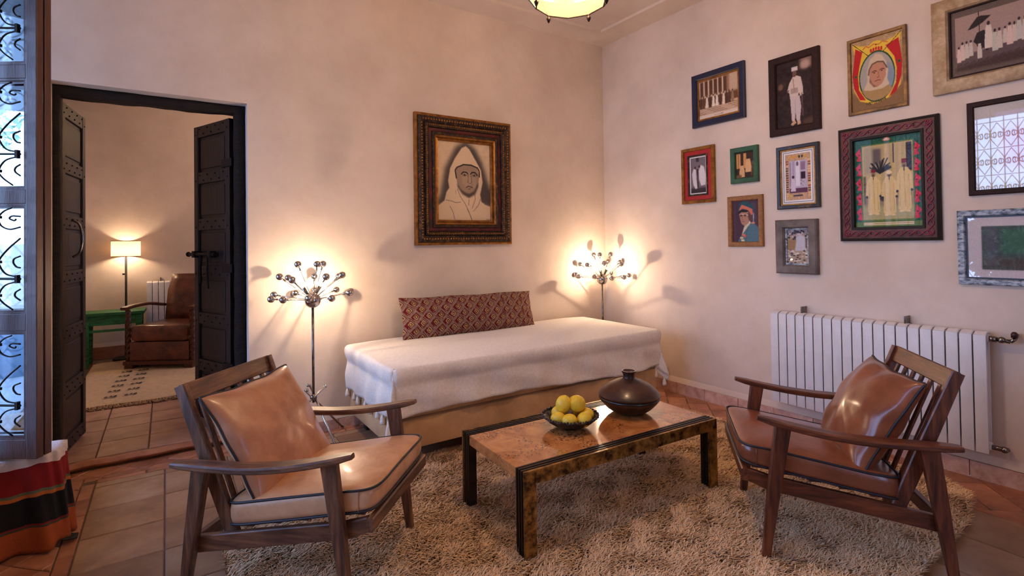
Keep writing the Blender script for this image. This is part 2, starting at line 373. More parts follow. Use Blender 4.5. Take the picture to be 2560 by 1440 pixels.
# floors
floor = struct('floor', MB().box(XL-.12, XR, YS, YB+.14, -.2, -.006), M['mortar'])
RUGP = [(.2, .88), (1.8, .84), (3.1, .88), (3.45, .97), (3.57, 1.15), (3.50, 1.7), (3.40, 2.4), (3.34, 3.0), (2.2, 3.06), (.9, 3.07), (.22, 3.04), (.19, 2.2), (.17, 1.5)]
def in_poly(x, y, P, grow=0):
    c = False; n = len(P)
    for i in range(n):
        x0, y0 = P[i]; x1, y1 = P[(i+1) % n]
        if (y0 > y) != (y1 > y) and x < (x1-x0)*(y-y0)/(y1-y0)+x0: c = not c
    return c
def clip(P, x0, x1, y0, y1):
    for ax, v, sg in ((0, x0, 1), (0, x1, -1), (1, y0, 1), (1, y1, -1)):
        o = []
        for i in range(len(P)):
            a, b = P[i-1], P[i]; da = sg*(a[ax]-v); db = sg*(b[ax]-v)
            if (da < 0) != (db < 0):
                t = da/(da-db); o.append((a[0]+(b[0]-a[0])*t, a[1]+(b[1]-a[1])*t))
            if db >= 0: o.append(b)
        P = o
        if len(P) < 3: return []
    return P
def slab(P, z0, z1, bev=.004):
    cx = sum(p[0] for p in P)/len(P); cy = sum(p[1] for p in P)/len(P)
    def sh(p, d):
        v = Vector((p[0]-cx, p[1]-cy)); L = v.length; return (cx+v.x*(1-d/L), cy+v.y*(1-d/L)) if L > 1e-6 else p
    t = [(q[0]-cx, q[1]-cy, 0) for q in [sh(p, bev*1.4) for p in P]]; md = [(p[0]-cx, p[1]-cy, -bev) for p in P]; bt = [(p[0]-cx, p[1]-cy, z0-z1) for p in P]
    mb = MB(); n = len(P); mb.add(t+md+bt, [tuple(range(n))]+[(i, n+i, n+(i+1) % n, (i+1) % n) for i in range(n)]+[(n+i, 2*n+i, 2*n+(i+1) % n, n+(i+1) % n) for i in range(n)])
    return mb, (cx, cy, z1)
def area(P): return abs(sum(P[i-1][0]*P[i][1]-P[i][0]*P[i-1][1] for i in range(len(P))))/2
def put_tile(name, P, matl, parent, z1=0.0, g=.003, base=-.02):
    if len(P) < 3 or area(P) < .0006: return
    if all(in_poly(p[0], p[1], [(.3, 1.0), (3.3, 1.05), (3.25, 2.9), (.3, 2.9)]) for p in P): return
    cx = sum(p[0] for p in P)/len(P); cy = sum(p[1] for p in P)/len(P)
    P = [(p[0]+(g if p[0] < cx else -g), p[1]+(g if p[1] < cy else -g)) for p in P]
    mb, c = slab(P, base, z1+random.uniform(-.0012, .0012)); o = obj(name, mb, matl, parent); o.location = c
PX0, PX1, PY1 = -.345, 3.338, 3.865
pw, ph = .3348, .3175
ys = [PY1, 3.792]
yv = 3.792
while yv > YS: yv -= ph; ys.append(max(yv, YS))
for i in range(11):
    xa = PX0+i*pw; xb = min(xa+pw, PX1)
    for j in range(len(ys)-1):
        y1, y0 = ys[j], ys[j+1]
        if y1-y0 < .03 or y1 < .3 and not (i > 5 and y1 > .1): continue
        put_tile('tile', [(xa, y0), (xb, y0), (xb, y1), (xa, y1)], M['paver'], floor)
# border strip of narrow terracotta tiles
yv = PY1
while yv > 1.9:
    y0 = yv-.21; put_tile('border_tile', [(-.408, y0), (PX0, y0), (PX0, yv), (-.408, yv)], M['terra'], floor); yv = y0
xv = -.345
while xv < 3.338:
    x1 = min(xv+.24, 3.338); put_tile('border_tile', [(xv, PY1), (x1, PY1), (x1, PY1+.055), (xv, PY1+.055)], M['terra'], floor); xv = x1
# diagonal terracotta tiles outside the border
d = .155; r2 = d*math.sqrt(2)/1
def diag(x0, x1, y0, y1):
    i0 = int((x0-.5)/r2)-1
    for i in range(i0, int((x1+.5)/r2)+2):
        for j in range(int((y0-.5)/r2)-1, int((y1+.5)/r2)+2):
            for off in (0, .5):
                cx, cy = (i+off)*r2, (j+off)*r2; h = r2/2
                P = clip([(cx-h, cy), (cx, cy-h), (cx+h, cy), (cx, cy+h)], x0, x1, y0, y1)
                if len(P) >= 3: put_tile('diagonal_tile', P, M['terra'], floor)
diag(XL, -.408, 2.0, YB+.0)
diag(-.408, XR, PY1+.055, YB)
diag(D0, D1, YB, YB+.135)
diag(3.338, XR, .2, PY1+.055)
# raised floor of the second room with its worn nosing
f2 = struct('floor_room_beyond', MB().box(-.98, 2.6, YB+.14, 7.8, -.2, Z2-.008), M['mortar'])
n = MB(); pts = [(x, YB+.135+.008*noise.noise(Vector((x*5, 0, 0))), Z2-.022+.006*noise.noise(Vector((x*9, 3, 0)))) for x in np.linspace(D0, D1, 24)]
n.loft(pts, (.075, .038), ch=.9); obj('step_nosing', n, M['terra'], f2, True)
for i in range(-5, 7):
    xa = -.375+i*.262 if False else -.37+i*.27
    for j in range(5):
        y0 = YB+.165+j*.295; P = clip([(xa, y0), (xa+.27, y0), (xa+.27, y0+.295), (xa, y0+.295)], -1.0, 1.6, YB+.16, 5.7)
        put_tile('tile', P, M['terra2'], f2, Z2, base=Z2-.02)
# second room shell
struct('wall_far', MB().box(-1.12, 2.8, 7.8, 7.95, 0, ZC), M['plaster'])
mb = MB(); a, b = (D0-.0, YB+.32), (-1.0, 7.82); mb.add([(a[0], a[1], 0), (b[0], b[1], 0), (b[0]-.14, b[1], 0), (a[0]-.1, a[1], 0), (a[0], a[1], ZC), (b[0], b[1], ZC), (b[0]-.14, b[1], ZC), (a[0]-.1, a[1], ZC)], [(0,3,2,1),(4,5,6,7),(0,1,5,4),(1,2,6,5),(2,3,7,6),(3,0,4,7)])
struct('wall_room_beyond_left', mb, M['plaster'])
struct('wall_room_beyond_right', MB().box(2.6, 2.8, YB+.32, 5.55, 0, ZC).box(2.6, 2.8, 6.25, 7.8, 0, ZC).box(2.6, 2.8, 5.55, 6.25, 0, 1.05).box(2.6, 2.8, 5.55, 6.25, 2.45, ZC), M['plaster'])
struct('ceiling_room_beyond', MB().box(-1.12, 2.8, YB+.32, 7.95, ZC, ZC+.2), M['ceiling'])
# skirtings made of separate tiles, with the bulging plaster ledge above
def skirt(name, p0, p1, nrm, h=.095, th=.018, L=.30, z=0, m_='skirt', ledge=.014):
    p0 = Vector(p0); p1 = Vector(p1); dv = (p1-p0); T = dv.length; dv.normalize(); nv = Vector(nrm)
    mb = MB()
    N_ = max(4, int(T/.12)); rings = []
    for k in range(N_+1):
        p = p0+dv*T*k/N_; b_ = ledge*(.8+.5*noise.noise(p*2.3))
        rings.append([p+Vector((0, 0, z+h)), p+nv*b_+Vector((0, 0, z+h)), p+nv*b_*.7+Vector((0, 0, z+h+.02+.01*noise.noise(p*3))), p+Vector((0, 0, z+h+.045))])
    mb.rings(rings); root = obj(name, mb, M['plaster'], None, 60); root['kind'] = 'structure'
    s_ = 0
    while s_ < T-.01:
        e = min(s_+L*random.uniform(.93, 1.05), T); a_ = p0+dv*(s_+.002); b_ = p0+dv*(e-.002)
        q = [a_, b_, b_+nv*(th+random.uniform(-.002, .003)), a_+nv*(th+random.uniform(-.002, .003))]
        t = MB(); hh = z+h+random.uniform(-.004, .002); t.add([(p.x, p.y, z-.003) for p in q]+[(p.x, p.y, hh) for p in q], [(0,3,2,1),(4,5,6,7),(0,1,5,4),(1,2,6,5),(2,3,7,6),(3,0,4,7)])
        obj('tile', t, M[m_], root); s_ = e
skirt('baseboard_right', (XR, YB, 0), (XR, -.6, 0), (-1, 0, 0))
skirt('baseboard_back', (D1, YB, 0), (XR-.02, YB, 0), (0, -1, 0), h=.07)
skirt('baseboard_far', (-1.0, 7.8, 0), (2.6, 7.8, 0), (0, -1, 0), h=.14, th=.02, z=Z2, m_='terra', ledge=.006)

# ---- double door in the back wall: timber lintel, jamb and two panelled leaves
dr = bpy.data.objects.new('door_1', None); COL.objects.link(dr); dr['kind'] = 'structure'; dr.location = (0, YB+.14, 0)
def rough(mb, amp, s=9):
    mb.v = [tuple(Vector(p)+Vector((noise.noise(Vector(p)*s), noise.noise(Vector(p)*s+Vector((9, 2, 1))), noise.noise(Vector(p)*s+Vector((3, 8, 4)))))*amp) for p in mb.v]; return mb
bx = lambda a, b, ax, n_: [a+(b-a)*i/n_ for i in range(n_+1)]
t = MB(); t.loft([(x, 0, 2.305) for x in bx(D0, D1, 0, 24)], (.10, .065), ch=.3); obj('lintel', rough(t, .009), M['beam_wood'], dr, 50)
t = MB(); t.loft([(.431, 0, z) for z in bx(0, 2.29, 0, 40)], (.066, .10), up=(0, 1, 0), ch=.3); obj('door_jamb', rough(t, .007), M['beam_wood'], dr, 50)
t = MB(); t.loft([(-.545, 0, z) for z in bx(0, 2.29, 0, 40)], (.04, .10), up=(0, 1, 0), ch=.3); obj('door_jamb', rough(t, .007), M['beam_wood'], dr, 50)
def door_leaf(hx, hy, ang, W, side):
    lf = bpy.data.objects.new('door_leaf', None); COL.objects.link(lf); lf.parent = dr; lf.location = (hx, hy, 0); lf.rotation_euler = (0, 0, ang)
    z0, z1 = Z2+.02, 2.265; n_ = 6; st = .06; th = .045
    fr = MB(); fr.box(0, st, -th/2, th/2, z0, z1, .004).box(W-st, W, -th/2, th/2, z0, z1, .004)
    H = (z1-z0); rail = .085; ph_ = (H-rail*(n_+1))/n_
    for k in range(n_+1):
        zz = z0+k*(ph_+rail); fr.box(st, W-st, -th/2+.002, th/2-.002, zz, zz+rail, .004)
    body = obj('stiles_and_rails', fr, M['door_wood'], lf)
    for k in range(n_):
        zz = z0+rail+k*(ph_+rail)
        p = MB(); p.box(st+.002, W-st-.002, -.006, .006, zz+.001, zz+ph_-.001); p.box(st+.025, W-st-.025, -.014, .014, zz+.025, zz+ph_-.025, .006)
        obj('panel', p, M['door_wood'], lf)
    # nail heads along the rails
    nl = MB()
    for k in range(n_+1):
        zz = z0+k*(ph_+rail)+rail/2
        for q in range(9):
            for sgn in (-1, 1): nl.sphere((st/2+(W-st)*q/8, sgn*(th/2), zz+(.02 if q % 2 else -.02)), .006, 6)
    o = obj('door_nails', nl, M['iron'], lf, True); o['kind'] = 'stuff'
    return lf, th
lfL, th = door_leaf(-.552, .08, math.radians(83), .50, 1)
lfR, th = door_leaf(.395, .06, math.radians(180-68), .52, -1)
# pull handle on the left leaf (faces the opening), bolt and hasp on the right leaf, strap hinges
h_ = MB(); h_.tube(crom([(.20, -.024, 1.30), (.20, -.06, 1.33), (.20, -.075, 1.42), (.20, -.06, 1.51), (.20, -.024, 1.54)]), .008, 8); obj('pull_handle', h_, M['chrome_dark'], lfL, True)
h_ = MB(); h_.tube([(.16, .045, 1.30), (.56, .045, 1.30)], .013, 10).sphere((.56, .045, 1.30), .02, 10).box(.2, .24, .02, .062, 1.275, 1.325, .004).box(.44, .48, .02, .062, 1.275, 1.325, .004); obj('bolt', h_, M['iron'], lfR, 40)
h_ = MB(); h_.tube(crom([(.36, .05, 1.29), (.365, .055, 1.2), (.37, .05, 1.13), (.375, .05, 1.08)]), .012, 8).tube(crom([(.27, .045, 1.29), (.265, .05, 1.18), (.26, .045, 1.05)]), .006, 8); obj('hasp', h_, M['iron'], lfR, True)
for z in (.5, 1.2, 1.95):
    h_ = MB().box(-.04, .1, -.03, .03, z-.03, z+.03, .004); obj('hinge', h_, M['iron'], lfR)

# ---- window opening in the left wall: frame, fixed scroll grille
def scroll(c0, sgn, w_, h_, flip=1):
    # heart half: from the centre line out to the side and curling inwards
    P = [(0, .5), (.20, .36), (.42, .20), (.47, .08), (.42, -.04), (.28, -.10), (.12, -.06), (.07, .03), (.13, .11), (.24, .11), (.28, .05), (.23, .0)]
    return [(0, c0[0]+sgn*p[0]*w_, c0[1]+flip*(p[1])*h_) for p in P]
cell_w, cell_h = .123, .32
cm = MB()
for sg in (-1, 1):
    for fl in (-1, 1):
        cm.tube(crom(scroll((0, -fl*.0), sg, cell_w, cell_h*.92, fl), 4), .0042, 5)
cell = bpy.data.meshes.new('scroll'); cell.from_pydata(cm.v, [], cm.f); cell.materials.append(M['iron']); cell.polygons.foreach_set('use_smooth', [True]*len(cell.polygons))
def window(name, y0, y1, z0, z1, grille_to):
    wd = bpy.data.objects.new(name, None); COL.objects.link(wd); wd['kind'] = 'structure'; wd.location = (XL-.1, 0, 0)
    fr = MB().box(-.02, .02, y0, grille_to, z0, z0+.05).box(-.02, .02, y0, grille_to, z1-.05, z1).box(-.02, .02, y0, y0+.05, z0, z1).box(-.02, .02, grille_to-.03, grille_to+.01, z0, z1)
    obj('window_frame', fr, M['leaf_wood'], wd)
    ncol = int((grille_to-y0-.08)/cell_w); nrow = int((z1-z0-.1)/cell_h); yy0 = y0+.05; zz0 = z0+.05
    for k in range(ncol+1):
        obj('vertical_bar', MB().box(-.005, .005, yy0+k*cell_w-.004, yy0+k*cell_w+.004, z0+.04, z1-.04), M['iron'], wd)
    for k in range(nrow+1):
        obj('crossbar', MB().box(-.004, .004, y0+.04, grille_to-.03, zz0+k*cell_h-.004, zz0+k*cell_h+.004), M['iron'], wd)
    for i in range(ncol):
        for j in range(nrow):
            o = bpy.data.objects.new('scroll', cell); COL.objects.link(o); o.parent = wd; o.location = (0, yy0+(i+.5)*cell_w, zz0+(j+.5)*cell_h)
    return wd
window('window_1', .9, 3.97, .44, 3.0, 3.10)
# added window lighting the room beyond and the glazed opening behind the camera
def plain_window(name, loc, W, H, rot):
    wd = bpy.data.objects.new(name, None); COL.objects.link(wd); wd['kind'] = 'structure'; wd.location = loc; wd.rotation_euler = (0, 0, rot)
    fr = MB().box(0, W, -.03, .03, 0, .06).box(0, W, -.03, .03, H-.06, H).box(0, .06, -.03, .03, .06, H-.06).box(W-.06, W, -.03, .03, .06, H-.06).box(W/2-.03, W/2+.03, -.03, .03, .06, H-.06)
    obj('window_frame', fr, M['leaf_wood'], wd)
plain_window('window_added', (2.7, 5.55, 1.05), .7, 1.4, PI/2)  # unseen window added for cooler daylight in the second room
plain_window('window_2', (1.4, YS-.06, .5), .5, 2.0, 0)
struct('wall_sky_block', MB().box(-7, XL-.12, -.3, .5, -.1, 4.4), M['garden_wall'])  # unseen wall added to keep south-west sky light off the back wall
def put(n_, mb, mt, par): return obj(n_, mb, mt, par)

# ================================================================== GLAZED BIFOLD LEAVES in the foreground
Dl = 2.3
def at(px, z, dep):     # a point on the plane at a depth in front of the lens, used once to set real coordinates
    s_ = (px-1280)/F_PX; return Vector((dep*(f0.x+s_*r0.x), dep*(f0.y+s_*r0.y), z))
LW = .325
pe = at(91, 0, Dl)      # free edge of the front leaf
def glazed_leaf(name, label, off, edge):
    t = thing(name, label, 'window leaf', (edge.x, edge.y, .435), 0)
    t.rotation_euler = (0, 0, math.atan2(r0.y, r0.x)+PI)        # local +x runs from the free edge to the hinge, +y towards the camera
    th = .034; y0, y1 = -th, 0
    H = 2.52; st = .048; mo = .019
    fr = MB().box(0, st, y0, y1, 0, H, .003).box(LW-st, LW, y0, y1, 0, H, .003)
    zr = [(0.0, .085), (.56, .075), (1.12, .062), (1.675, .062), (2.24, .062), (H-.09, .09)]
    st_o = obj('stiles', fr, M['leaf_wood'], t)
    for a_, b_ in zr: obj('rail', MB().box(st, LW-st, y0+.001, y1-.001, a_, a_+b_, .003), M['leaf_wood'], t)
    for (a_, b_), (c_, _) in zip(zr[:-1], zr[1:]):
        z0_, z1_ = a_+b_, c_
        mm = MB()
        for k, (i0, d_) in enumerate(((0, .004), (.008, .010))):
            i1 = i0+.009
            mm.box(st+i0, LW-st-i0, y0+d_, y1-d_, z0_+i0, z0_+i1).box(st+i0, LW-st-i0, y0+d_, y1-d_, z1_-i1, z1_-i0).box(st+i0, st+i1, y0+d_, y1-d_, z0_+i1, z1_-i1).box(LW-st-i1, LW-st-i0, y0+d_, y1-d_, z0_+i1, z1_-i1)
        obj('glazing_bead', mm, M['leaf_wood'], t)
        obj('pane', MB().box(st+mo, LW-st-mo, -th/2-.0015, -th/2+.0015, z0_+mo, z1_-mo), M['glass'], t)
        # scrolls: half-hearts hanging from the side edges, mirrored about the middle
        if off: continue
        h = z1_-z0_-2*mo; half = (LW-2*st-2*mo)/2; cx = LW/2
        sh = [[(.60, 0), (.25, .03), (0, .09), (.1, .17), (.5, .21), (1.0, .19)], [(1.0, .085), (.62, .08), (.5, .105), (.72, .125), (.8, .11)],
              [(1.0, .30), (.45, .40), (.05, .50), (.03, .56), (.35, .65), (.95, .68)], [(1.0, .475), (.72, .50), (.68, .54), (.82, .58), (1.0, .59)],
              [(.95, .72), (.3, .76), (0, .86), (.2, .93), (.65, 1.0)], [(1.0, .80), (.78, .83), (.76, .87), (1.0, .91)]]
        for sg in (-1, 1):
            for q in sh:
                obj('scroll', MB().tube(crom([(cx+sg*half*p[0], .004, z1_-mo-h*p[1]) for p in q], 5), .0036, 6), M['iron'], t, True)
            obj('crossbar', MB().tube([(cx, .004, z1_-mo-h*.695), (cx+sg*half, .004, z1_-mo-h*.70)], .005, 6).box(cx+sg*half*.86-.006, cx+sg*half*.86+.006, -.004, .012, z1_-mo-h*.74, z1_-mo-h*.66), M['iron'], t)
        for zz in (.09, .53, .86): obj('collar', MB().box(cx-.008, cx+.008, -.004, .012, z1_-mo-h*zz-.006, z1_-mo-h*zz+.006), M['iron'], t)
    return t
glazed_leaf('glazed_window_leaf', 'glazed timber leaf with iron scrollwork in its panes, nearest at the left edge', 0, pe)
pe2 = at(112, 0, Dl+.045)
glazed_leaf('glazed_window_leaf', 'second glazed timber leaf folded flat behind the scrollwork leaf at the left', 1, at(112, 0, Dl+.045))

# bench end draped with the striped kilim
bn = obj('bench', MB().box(-.655, -.44, 3.20, 3.36, 0, .400, .01), M['plaster'], None); tag(bn, 'plastered bench end in the left corner hidden under the striped kilim', 'bench')
def kil_mat():
    m = mat('kilim_wool', (120, 20, 20), .95, bump=.4, bscale=180); nt = m.node_tree; N = nt.nodes; L = nt.links; b = N['Principled BSDF']
    tc = N.new('ShaderNodeTexCoord'); s_ = N.new('ShaderNodeSeparateXYZ'); L.new(tc.outputs['UV'], s_.inputs[0])
    cr = N.new('ShaderNodeValToRGB'); cr.color_ramp.interpolation = 'CONSTANT'; L.new(s_.outputs['Y'], cr.inputs[0])
    bands = [(0, (158, 74, 28)), (.235, (60, 66, 44)), (.255, (120, 30, 24)), (.275, (12, 10, 12)), (.56, (176, 96, 40)), (.60, (92, 100, 74)), (.63, (132, 16, 18)), (.905, (214, 198, 190))]
    e = cr.color_ramp.elements; e[0].position = 0; e[0].color = srgb(bands[0][1]); e[1].position = bands[1][0]; e[1].color = srgb(bands[1][1])
    for p, c in bands[2:]: q = e.new(p); q.color = srgb(c)
    L.new(cr.outputs[0], b.inputs['Base Color']); return m
def kilim():
    # path across: from the left of the front face, round the right corner and along the side; v down the drop
    path = [(-.70, 3.17), (-.635, 3.165), (-.54, 3.16), (-.47, 3.165), (-.425, 3.185), (-.405, 3.235), (-.405, 3.30), (-.41, 3.36)]
    path = crom([(max(p[0], -.64), p[1], 0) for p in path[1:]], 7); nv = 26; rows = []
    for j in range(nv+1):
        v = j/nv; row = []
        for i, p in enumerate(path):
            q = i/(len(path)-1); z = .018+.402*(v)
            c = Vector((-.6, 3.5, 0)); dirv = (Vector((p.x, p.y, 0))-c).normalized()
            fl = (1-v)**1.5*(.035+.03*math.sin(q*21+1.3))+.006*math.sin(q*40+v*6)
            cor = math.exp(-((q-.42)/.09)**2)*(1-v)**2*.05
            row.append((p.x+dirv.x*(fl+cor), p.y+dirv.y*(fl+cor), z-(.012*math.sin(q*9) if v < .2 else 0)*(1-v)+(.0)))
        rows.append(row)
    # top flap on the bench
    for k in (1, 2, 3):
        rows.append([(p.x+(-.6-p.x)*k*.15, p.y+(3.36-p.y)*k*.25, .422+.001*k) for p in path])
    mb = MB(); w_ = len(path); mb.add([p for r in rows for p in r], [(j*w_+i, j*w_+i+1, (j+1)*w_+i+1, (j+1)*w_+i) for j in range(len(rows)-1) for i in range(w_-1)])
    o = obj('kilim_blanket', mb, kil_mat(), None, True)
    me = o.data; uv = me.uv_layers.new(name='uv')
    nrow = nv+1
    for lp in me.loops:
        j = lp.vertex_index//w_; i = lp.vertex_index % w_; wav = .012*math.sin(i*.35)
        uv.data[lp.index].uv = (i/w_, min(1.0, j/nv+wav) if j <= nv else .99)
    sm = o.modifiers.new('thick', 'SOLIDIFY'); sm.thickness = .006
    tag(o, 'striped wool kilim in red, black and orange hanging to the floor at far left', 'blanket')
    tw = MB(); 
    for k in range(5):
        a = Vector((-.40, 3.20, .03)); tw.tube(crom([a+Vector((.0, -.02*k+.02, 0)), a+Vector((.03, -.012*k, -.010)), a+Vector((.05, .01-.010*k, -.018))]), .005, 5)
    obj('corner_fringe', tw, M['dark'], o, True)
kilim()

# ================================================================== EXTERIOR seen through the leaf
struct('terrace', MB().box(-16, XL-.12, -12, 30, -.3, -.1), M['stone'])
pr = MB().box(-2.7, XL-.12, YS-1, 9, 3.12, 3.22)
struct('ceiling_porch', pr, M['door_wood'])
pb = MB()
def tree(x, y, h, r, lab, seed):
    R = random.Random(seed); t = thing('tree', lab, 'tree', (x, y, -.1), 0, None)
    obj('trunk', MB().tube(crom([(0, 0, 0), (.08, 0, h*.3), (-.05, .05, h*.6)]), [.16]*6+[.12]*6+[.1], 8), M['bark'], t, True)
    N_ = 2600; vs = []; fs = []
    for k in range(N_):
        d_ = Vector((R.gauss(0, 1), R.gauss(0, 1), R.gauss(0, 1))).normalized()*r*(R.random()**.45); c = Vector((0, 0, h*.72))+Vector((d_.x, d_.y, d_.z*.9))
        a = Vector((R.gauss(0, 1), R.gauss(0, 1), R.gauss(0, 1))).normalized()*.10; b_ = a.orthogonal().normalized()*.05
        i = len(vs); vs += [c-a, c+b_, c+a, c-b_]; fs.append((i, i+1, i+2, i+3))
    o = obj('foliage', MB().add(vs, fs), M['foliage'], t, fixn=False); o['kind'] = 'stuff'
tree(-4.2, 15, 6.2, 1.7, 'leafy garden tree seen through the second pane of the glazed leaf', 1)
tree(-8.2, 8.5, 4.2, 1.9, 'leafy garden tree standing alone west of the terrace', 2)
tree(-6.3, 3.1, 1.75, .85, 'low leafy tree facing the grilled window', 3)
gw = obj('garden_wall', MB().box(-16, .5, 18, 18.3, -.1, 1.5), M['garden_wall']); tag(gw, 'pale low garden wall closing off the terrace', 'wall')
pl = MB().lathe([(.0, 0), (.30, 0), (.42, .5), (.44, .52), (.38, .52), (.36, .45), (0, .44)], n=28); o = obj('planter', pl, M['planter'], None, 40); o.location = (-1.55, 8.4, -.1); tag(o, 'round blue-grey planter on the terrace beyond the lowest pane', 'planter')

# ================================================================== PICTURES
def wallframe(name, label, wall, a0, a1, z0, z1, tilt=0):
    # wall 'b': a is x; wall 'r': a is y (a0 > a1 : left edge is the larger y)
    if wall == 'b': loc = ((a0+a1)/2, YB, z0); rz = 0
    else: loc = (XR, (a0+a1)/2, z0); rz = -PI/2
    t = thing(name, label, 'picture', loc, rz); t.rotation_euler = (0, tilt, rz) if wall == 'b' else (0, 0, rz)
    return t, abs(a1-a0), z1-z0
def prof_frame(W, H, prof, name, matl, par, zc, nseg=1, sm=False):
    # prof: list of (inset, protrusion); mitred at the corners, closed at the wall
    mb = MB(); rings = []
    for (i, p) in prof: rings.append([(-W/2+i, -p, zc-H/2+i), (W/2-i, -p, zc-H/2+i), (W/2-i, -p, zc+H/2-i), (-W/2+i, -p, zc+H/2-i)])
    k = 4; fs = []
    for r in range(len(rings)-1):
        for a in range(4): b = (a+1) % 4; fs.append((r*k+a, r*k+b, (r+1)*k+b, (r+1)*k+a))
    mb.add([p for r in rings for p in r], fs); return obj(name, mb, matl, par, 30 if sm else False)
def sheet(im, W, H, par, zc, y, shiny=False, name='print'):
    o = im.mesh(name, W, H, M['print_shiny' if shiny else 'print'], par, 0); o.location = (0, -y, zc); return o

# 1 -- charcoal portrait in the heavy carved frame, back wall
t, W, H = wallframe('framed_portrait', 'large dark carved gilt frame with a charcoal drawing of a hooded man above the daybed', 'b', 1.681, 2.610, 1.343, 2.430)
zc = H/2
prof_frame(W, H, [(0, 0), (0, .035), (.012, .042), (.022, .04)], 'outer_frame', M['gold'], t, zc)
prof_frame(W, H, [(.022, .02), (.024, .05), (.045, .062), (.062, .056), (.078, .048)], 'carved_band', M['gilt_dark'], t, zc)
prof_frame(W, H, [(.078, .03), (.082, .054), (.10, .06), (.112, .05), (.116, .036)], 'carved_band', M['gilt_dark'], t, zc)
prof_frame(W, H, [(.116, .03), (.118, .04), (.140, .04), (.145, .044)], 'red_band', M['frame_red'], t, zc)
prof_frame(W, H, [(.145, .03), (.148, .05), (.160, .054), (.170, .046)], 'inner_carved_band', M['gilt_dark'], t, zc)
prof_frame(W, H, [(.170, .03), (.172, .045), (.186, .04), (.19, .028), (.205, .034), (.212, .018), (.212, .01)], 'gilt_slip', M['gold'], t, zc)
bd = MB()
for (i, r_, sp) in ((.052, .0085, .024), (.095, .007, .017)):
    for k in range(int((W-2*i)/sp)):
        for z in (zc-H/2+i, zc+H/2-i): bd.sphere((-W/2+i+sp*(k+.5), -.060, z), r_, 6)
    for k in range(int((H-2*i)/sp)):
        for x in (-W/2+i, W/2-i): bd.sphere((x, -.060, zc-H/2+i+sp*(k+.5)), r_, 6)
o = obj('beading', bd, M['gold'], t, True); o['kind'] = 'stuff'
im = Img(180, 236, (214, 190, 160)); im.grain(3, 8)
dk = (72, 64, 62)
im.poly([(.52, -.01), (.70, .06), (.84, .24), (.93, .45), (1.05, .70), (1.05, .84), (.8, .78), (.2, .78), (-.05, .84), (.06, .66), (.14, .34), (.34, .06)], dk, 14, .95)
im.poly([(.53, .04), (.60, .08), (.72, .22), (.82, .34), (.85, .5), (.80, .66), (.82, .75), (.90, .79), (1, .81), (1, 1), (0, 1), (0, .82), (.12, .75), (.16, .64), (.21, .59), (.19, .5), (.23, .34), (.32, .21), (.45, .07)], (214, 190, 160), 1)
for L_ in ([(.53, .04), (.60, .08), (.72, .22), (.82, .34), (.85, .5), (.80, .66), (.82, .75), (.90, .79), (1, .81)], [(.53, .04), (.45, .07), (.32, .21), (.23, .34), (.19, .5), (.21, .59), (.16, .64), (.12, .75), (0, .82)]): im.line(L_, .012, (120, 104, 92), 1, .8)
im.poly([(.335, .35), (.45, .29), (.6, .28), (.75, .33), (.78, .42), (.76, .55), (.70, .64), (.58, .70), (.47, .66), (.37, .57), (.34, .45)], (152, 130, 112), 1)
im.poly([(.36, .52), (.42, .60), (.50, .64), (.58, .655), (.68, .62), (.76, .5), (.76, .56), (.70, .66), (.58, .71), (.45, .66), (.37, .58)], (66, 56, 52), 5, .85)
im.ell(.545, .47, .10, .10, (176, 152, 130), 6, .6); im.ell(.69, .5, .035, .08, (172, 148, 126), 3, .6)
im.line([(.345, .46), (.325, .36), (.36, .325), (.48, .285), (.62, .282), (.75, .315), (.78, .35), (.785, .43)], .022, (44, 36, 36), 1)
im.line([(.44, .405), (.48, .378), (.54, .382), (.565, .40)], .020, (40, 34, 34), 1); im.line([(.615, .40), (.64, .378), (.70, .378), (.745, .41)], .020, (40, 34, 34), 1)
for ex in (.50, .685): im.line([(ex-.045, .418), (ex, .405), (ex+.04, .42)], .008, (60, 50, 48)); im.ell(ex, .418, .016, .010, (54, 44, 44), 1); im.line([(ex-.035, .43), (ex+.035, .432)], .006, (96, 82, 74), 1)
im.line([(.565, .40), (.57, .47), (.555, .505), (.585, .52), (.62, .52), (.635, .50), (.62, .42)], .008, (84, 70, 64), 1)
im.line([(.53, .575), (.57, .556), (.60, .562), (.645, .575)], .013, (50, 40, 40), 1); im.line([(.57, .592), (.61, .592)], .010, (80, 66, 60), 1)
for L_ in ([(.15, .745), (.25, .755), (.33, .775), (.42, .765)], [(.36, .60), (.42, .70), (.50, .78), (.57, .88), (.62, .97), (.63, 1)], [(.22, .82), (.28, .9), (.31, 1)], [(.80, .72), (.76, .80), (.70, .85), (.66, .88)], [(.69, .66), (.70, .72), (.64, .84)], [(.54, .85), (.60, .93), (.63, 1)], [(.58, .73), (.57, .80)], [(.33, .62), (.33, .66)]): im.line(L_, .010, (110, 94, 84), 1, .85)
im.line([(.91, .985), (.93, .975), (.95, .99)], .006, (90, 76, 70)); im.line([(.96, .985), (.975, .975)], .006, (90, 76, 70))
im.grain(3)
sheet(im, W-.418, H-.418, t, zc, .012, False, 'charcoal_drawing')
tk = MB().box(-W/2+.01, W/2-.01, -.01, 0, zc-H/2+.01, zc+H/2-.01); obj('backing_board', tk, M['dark'], t)

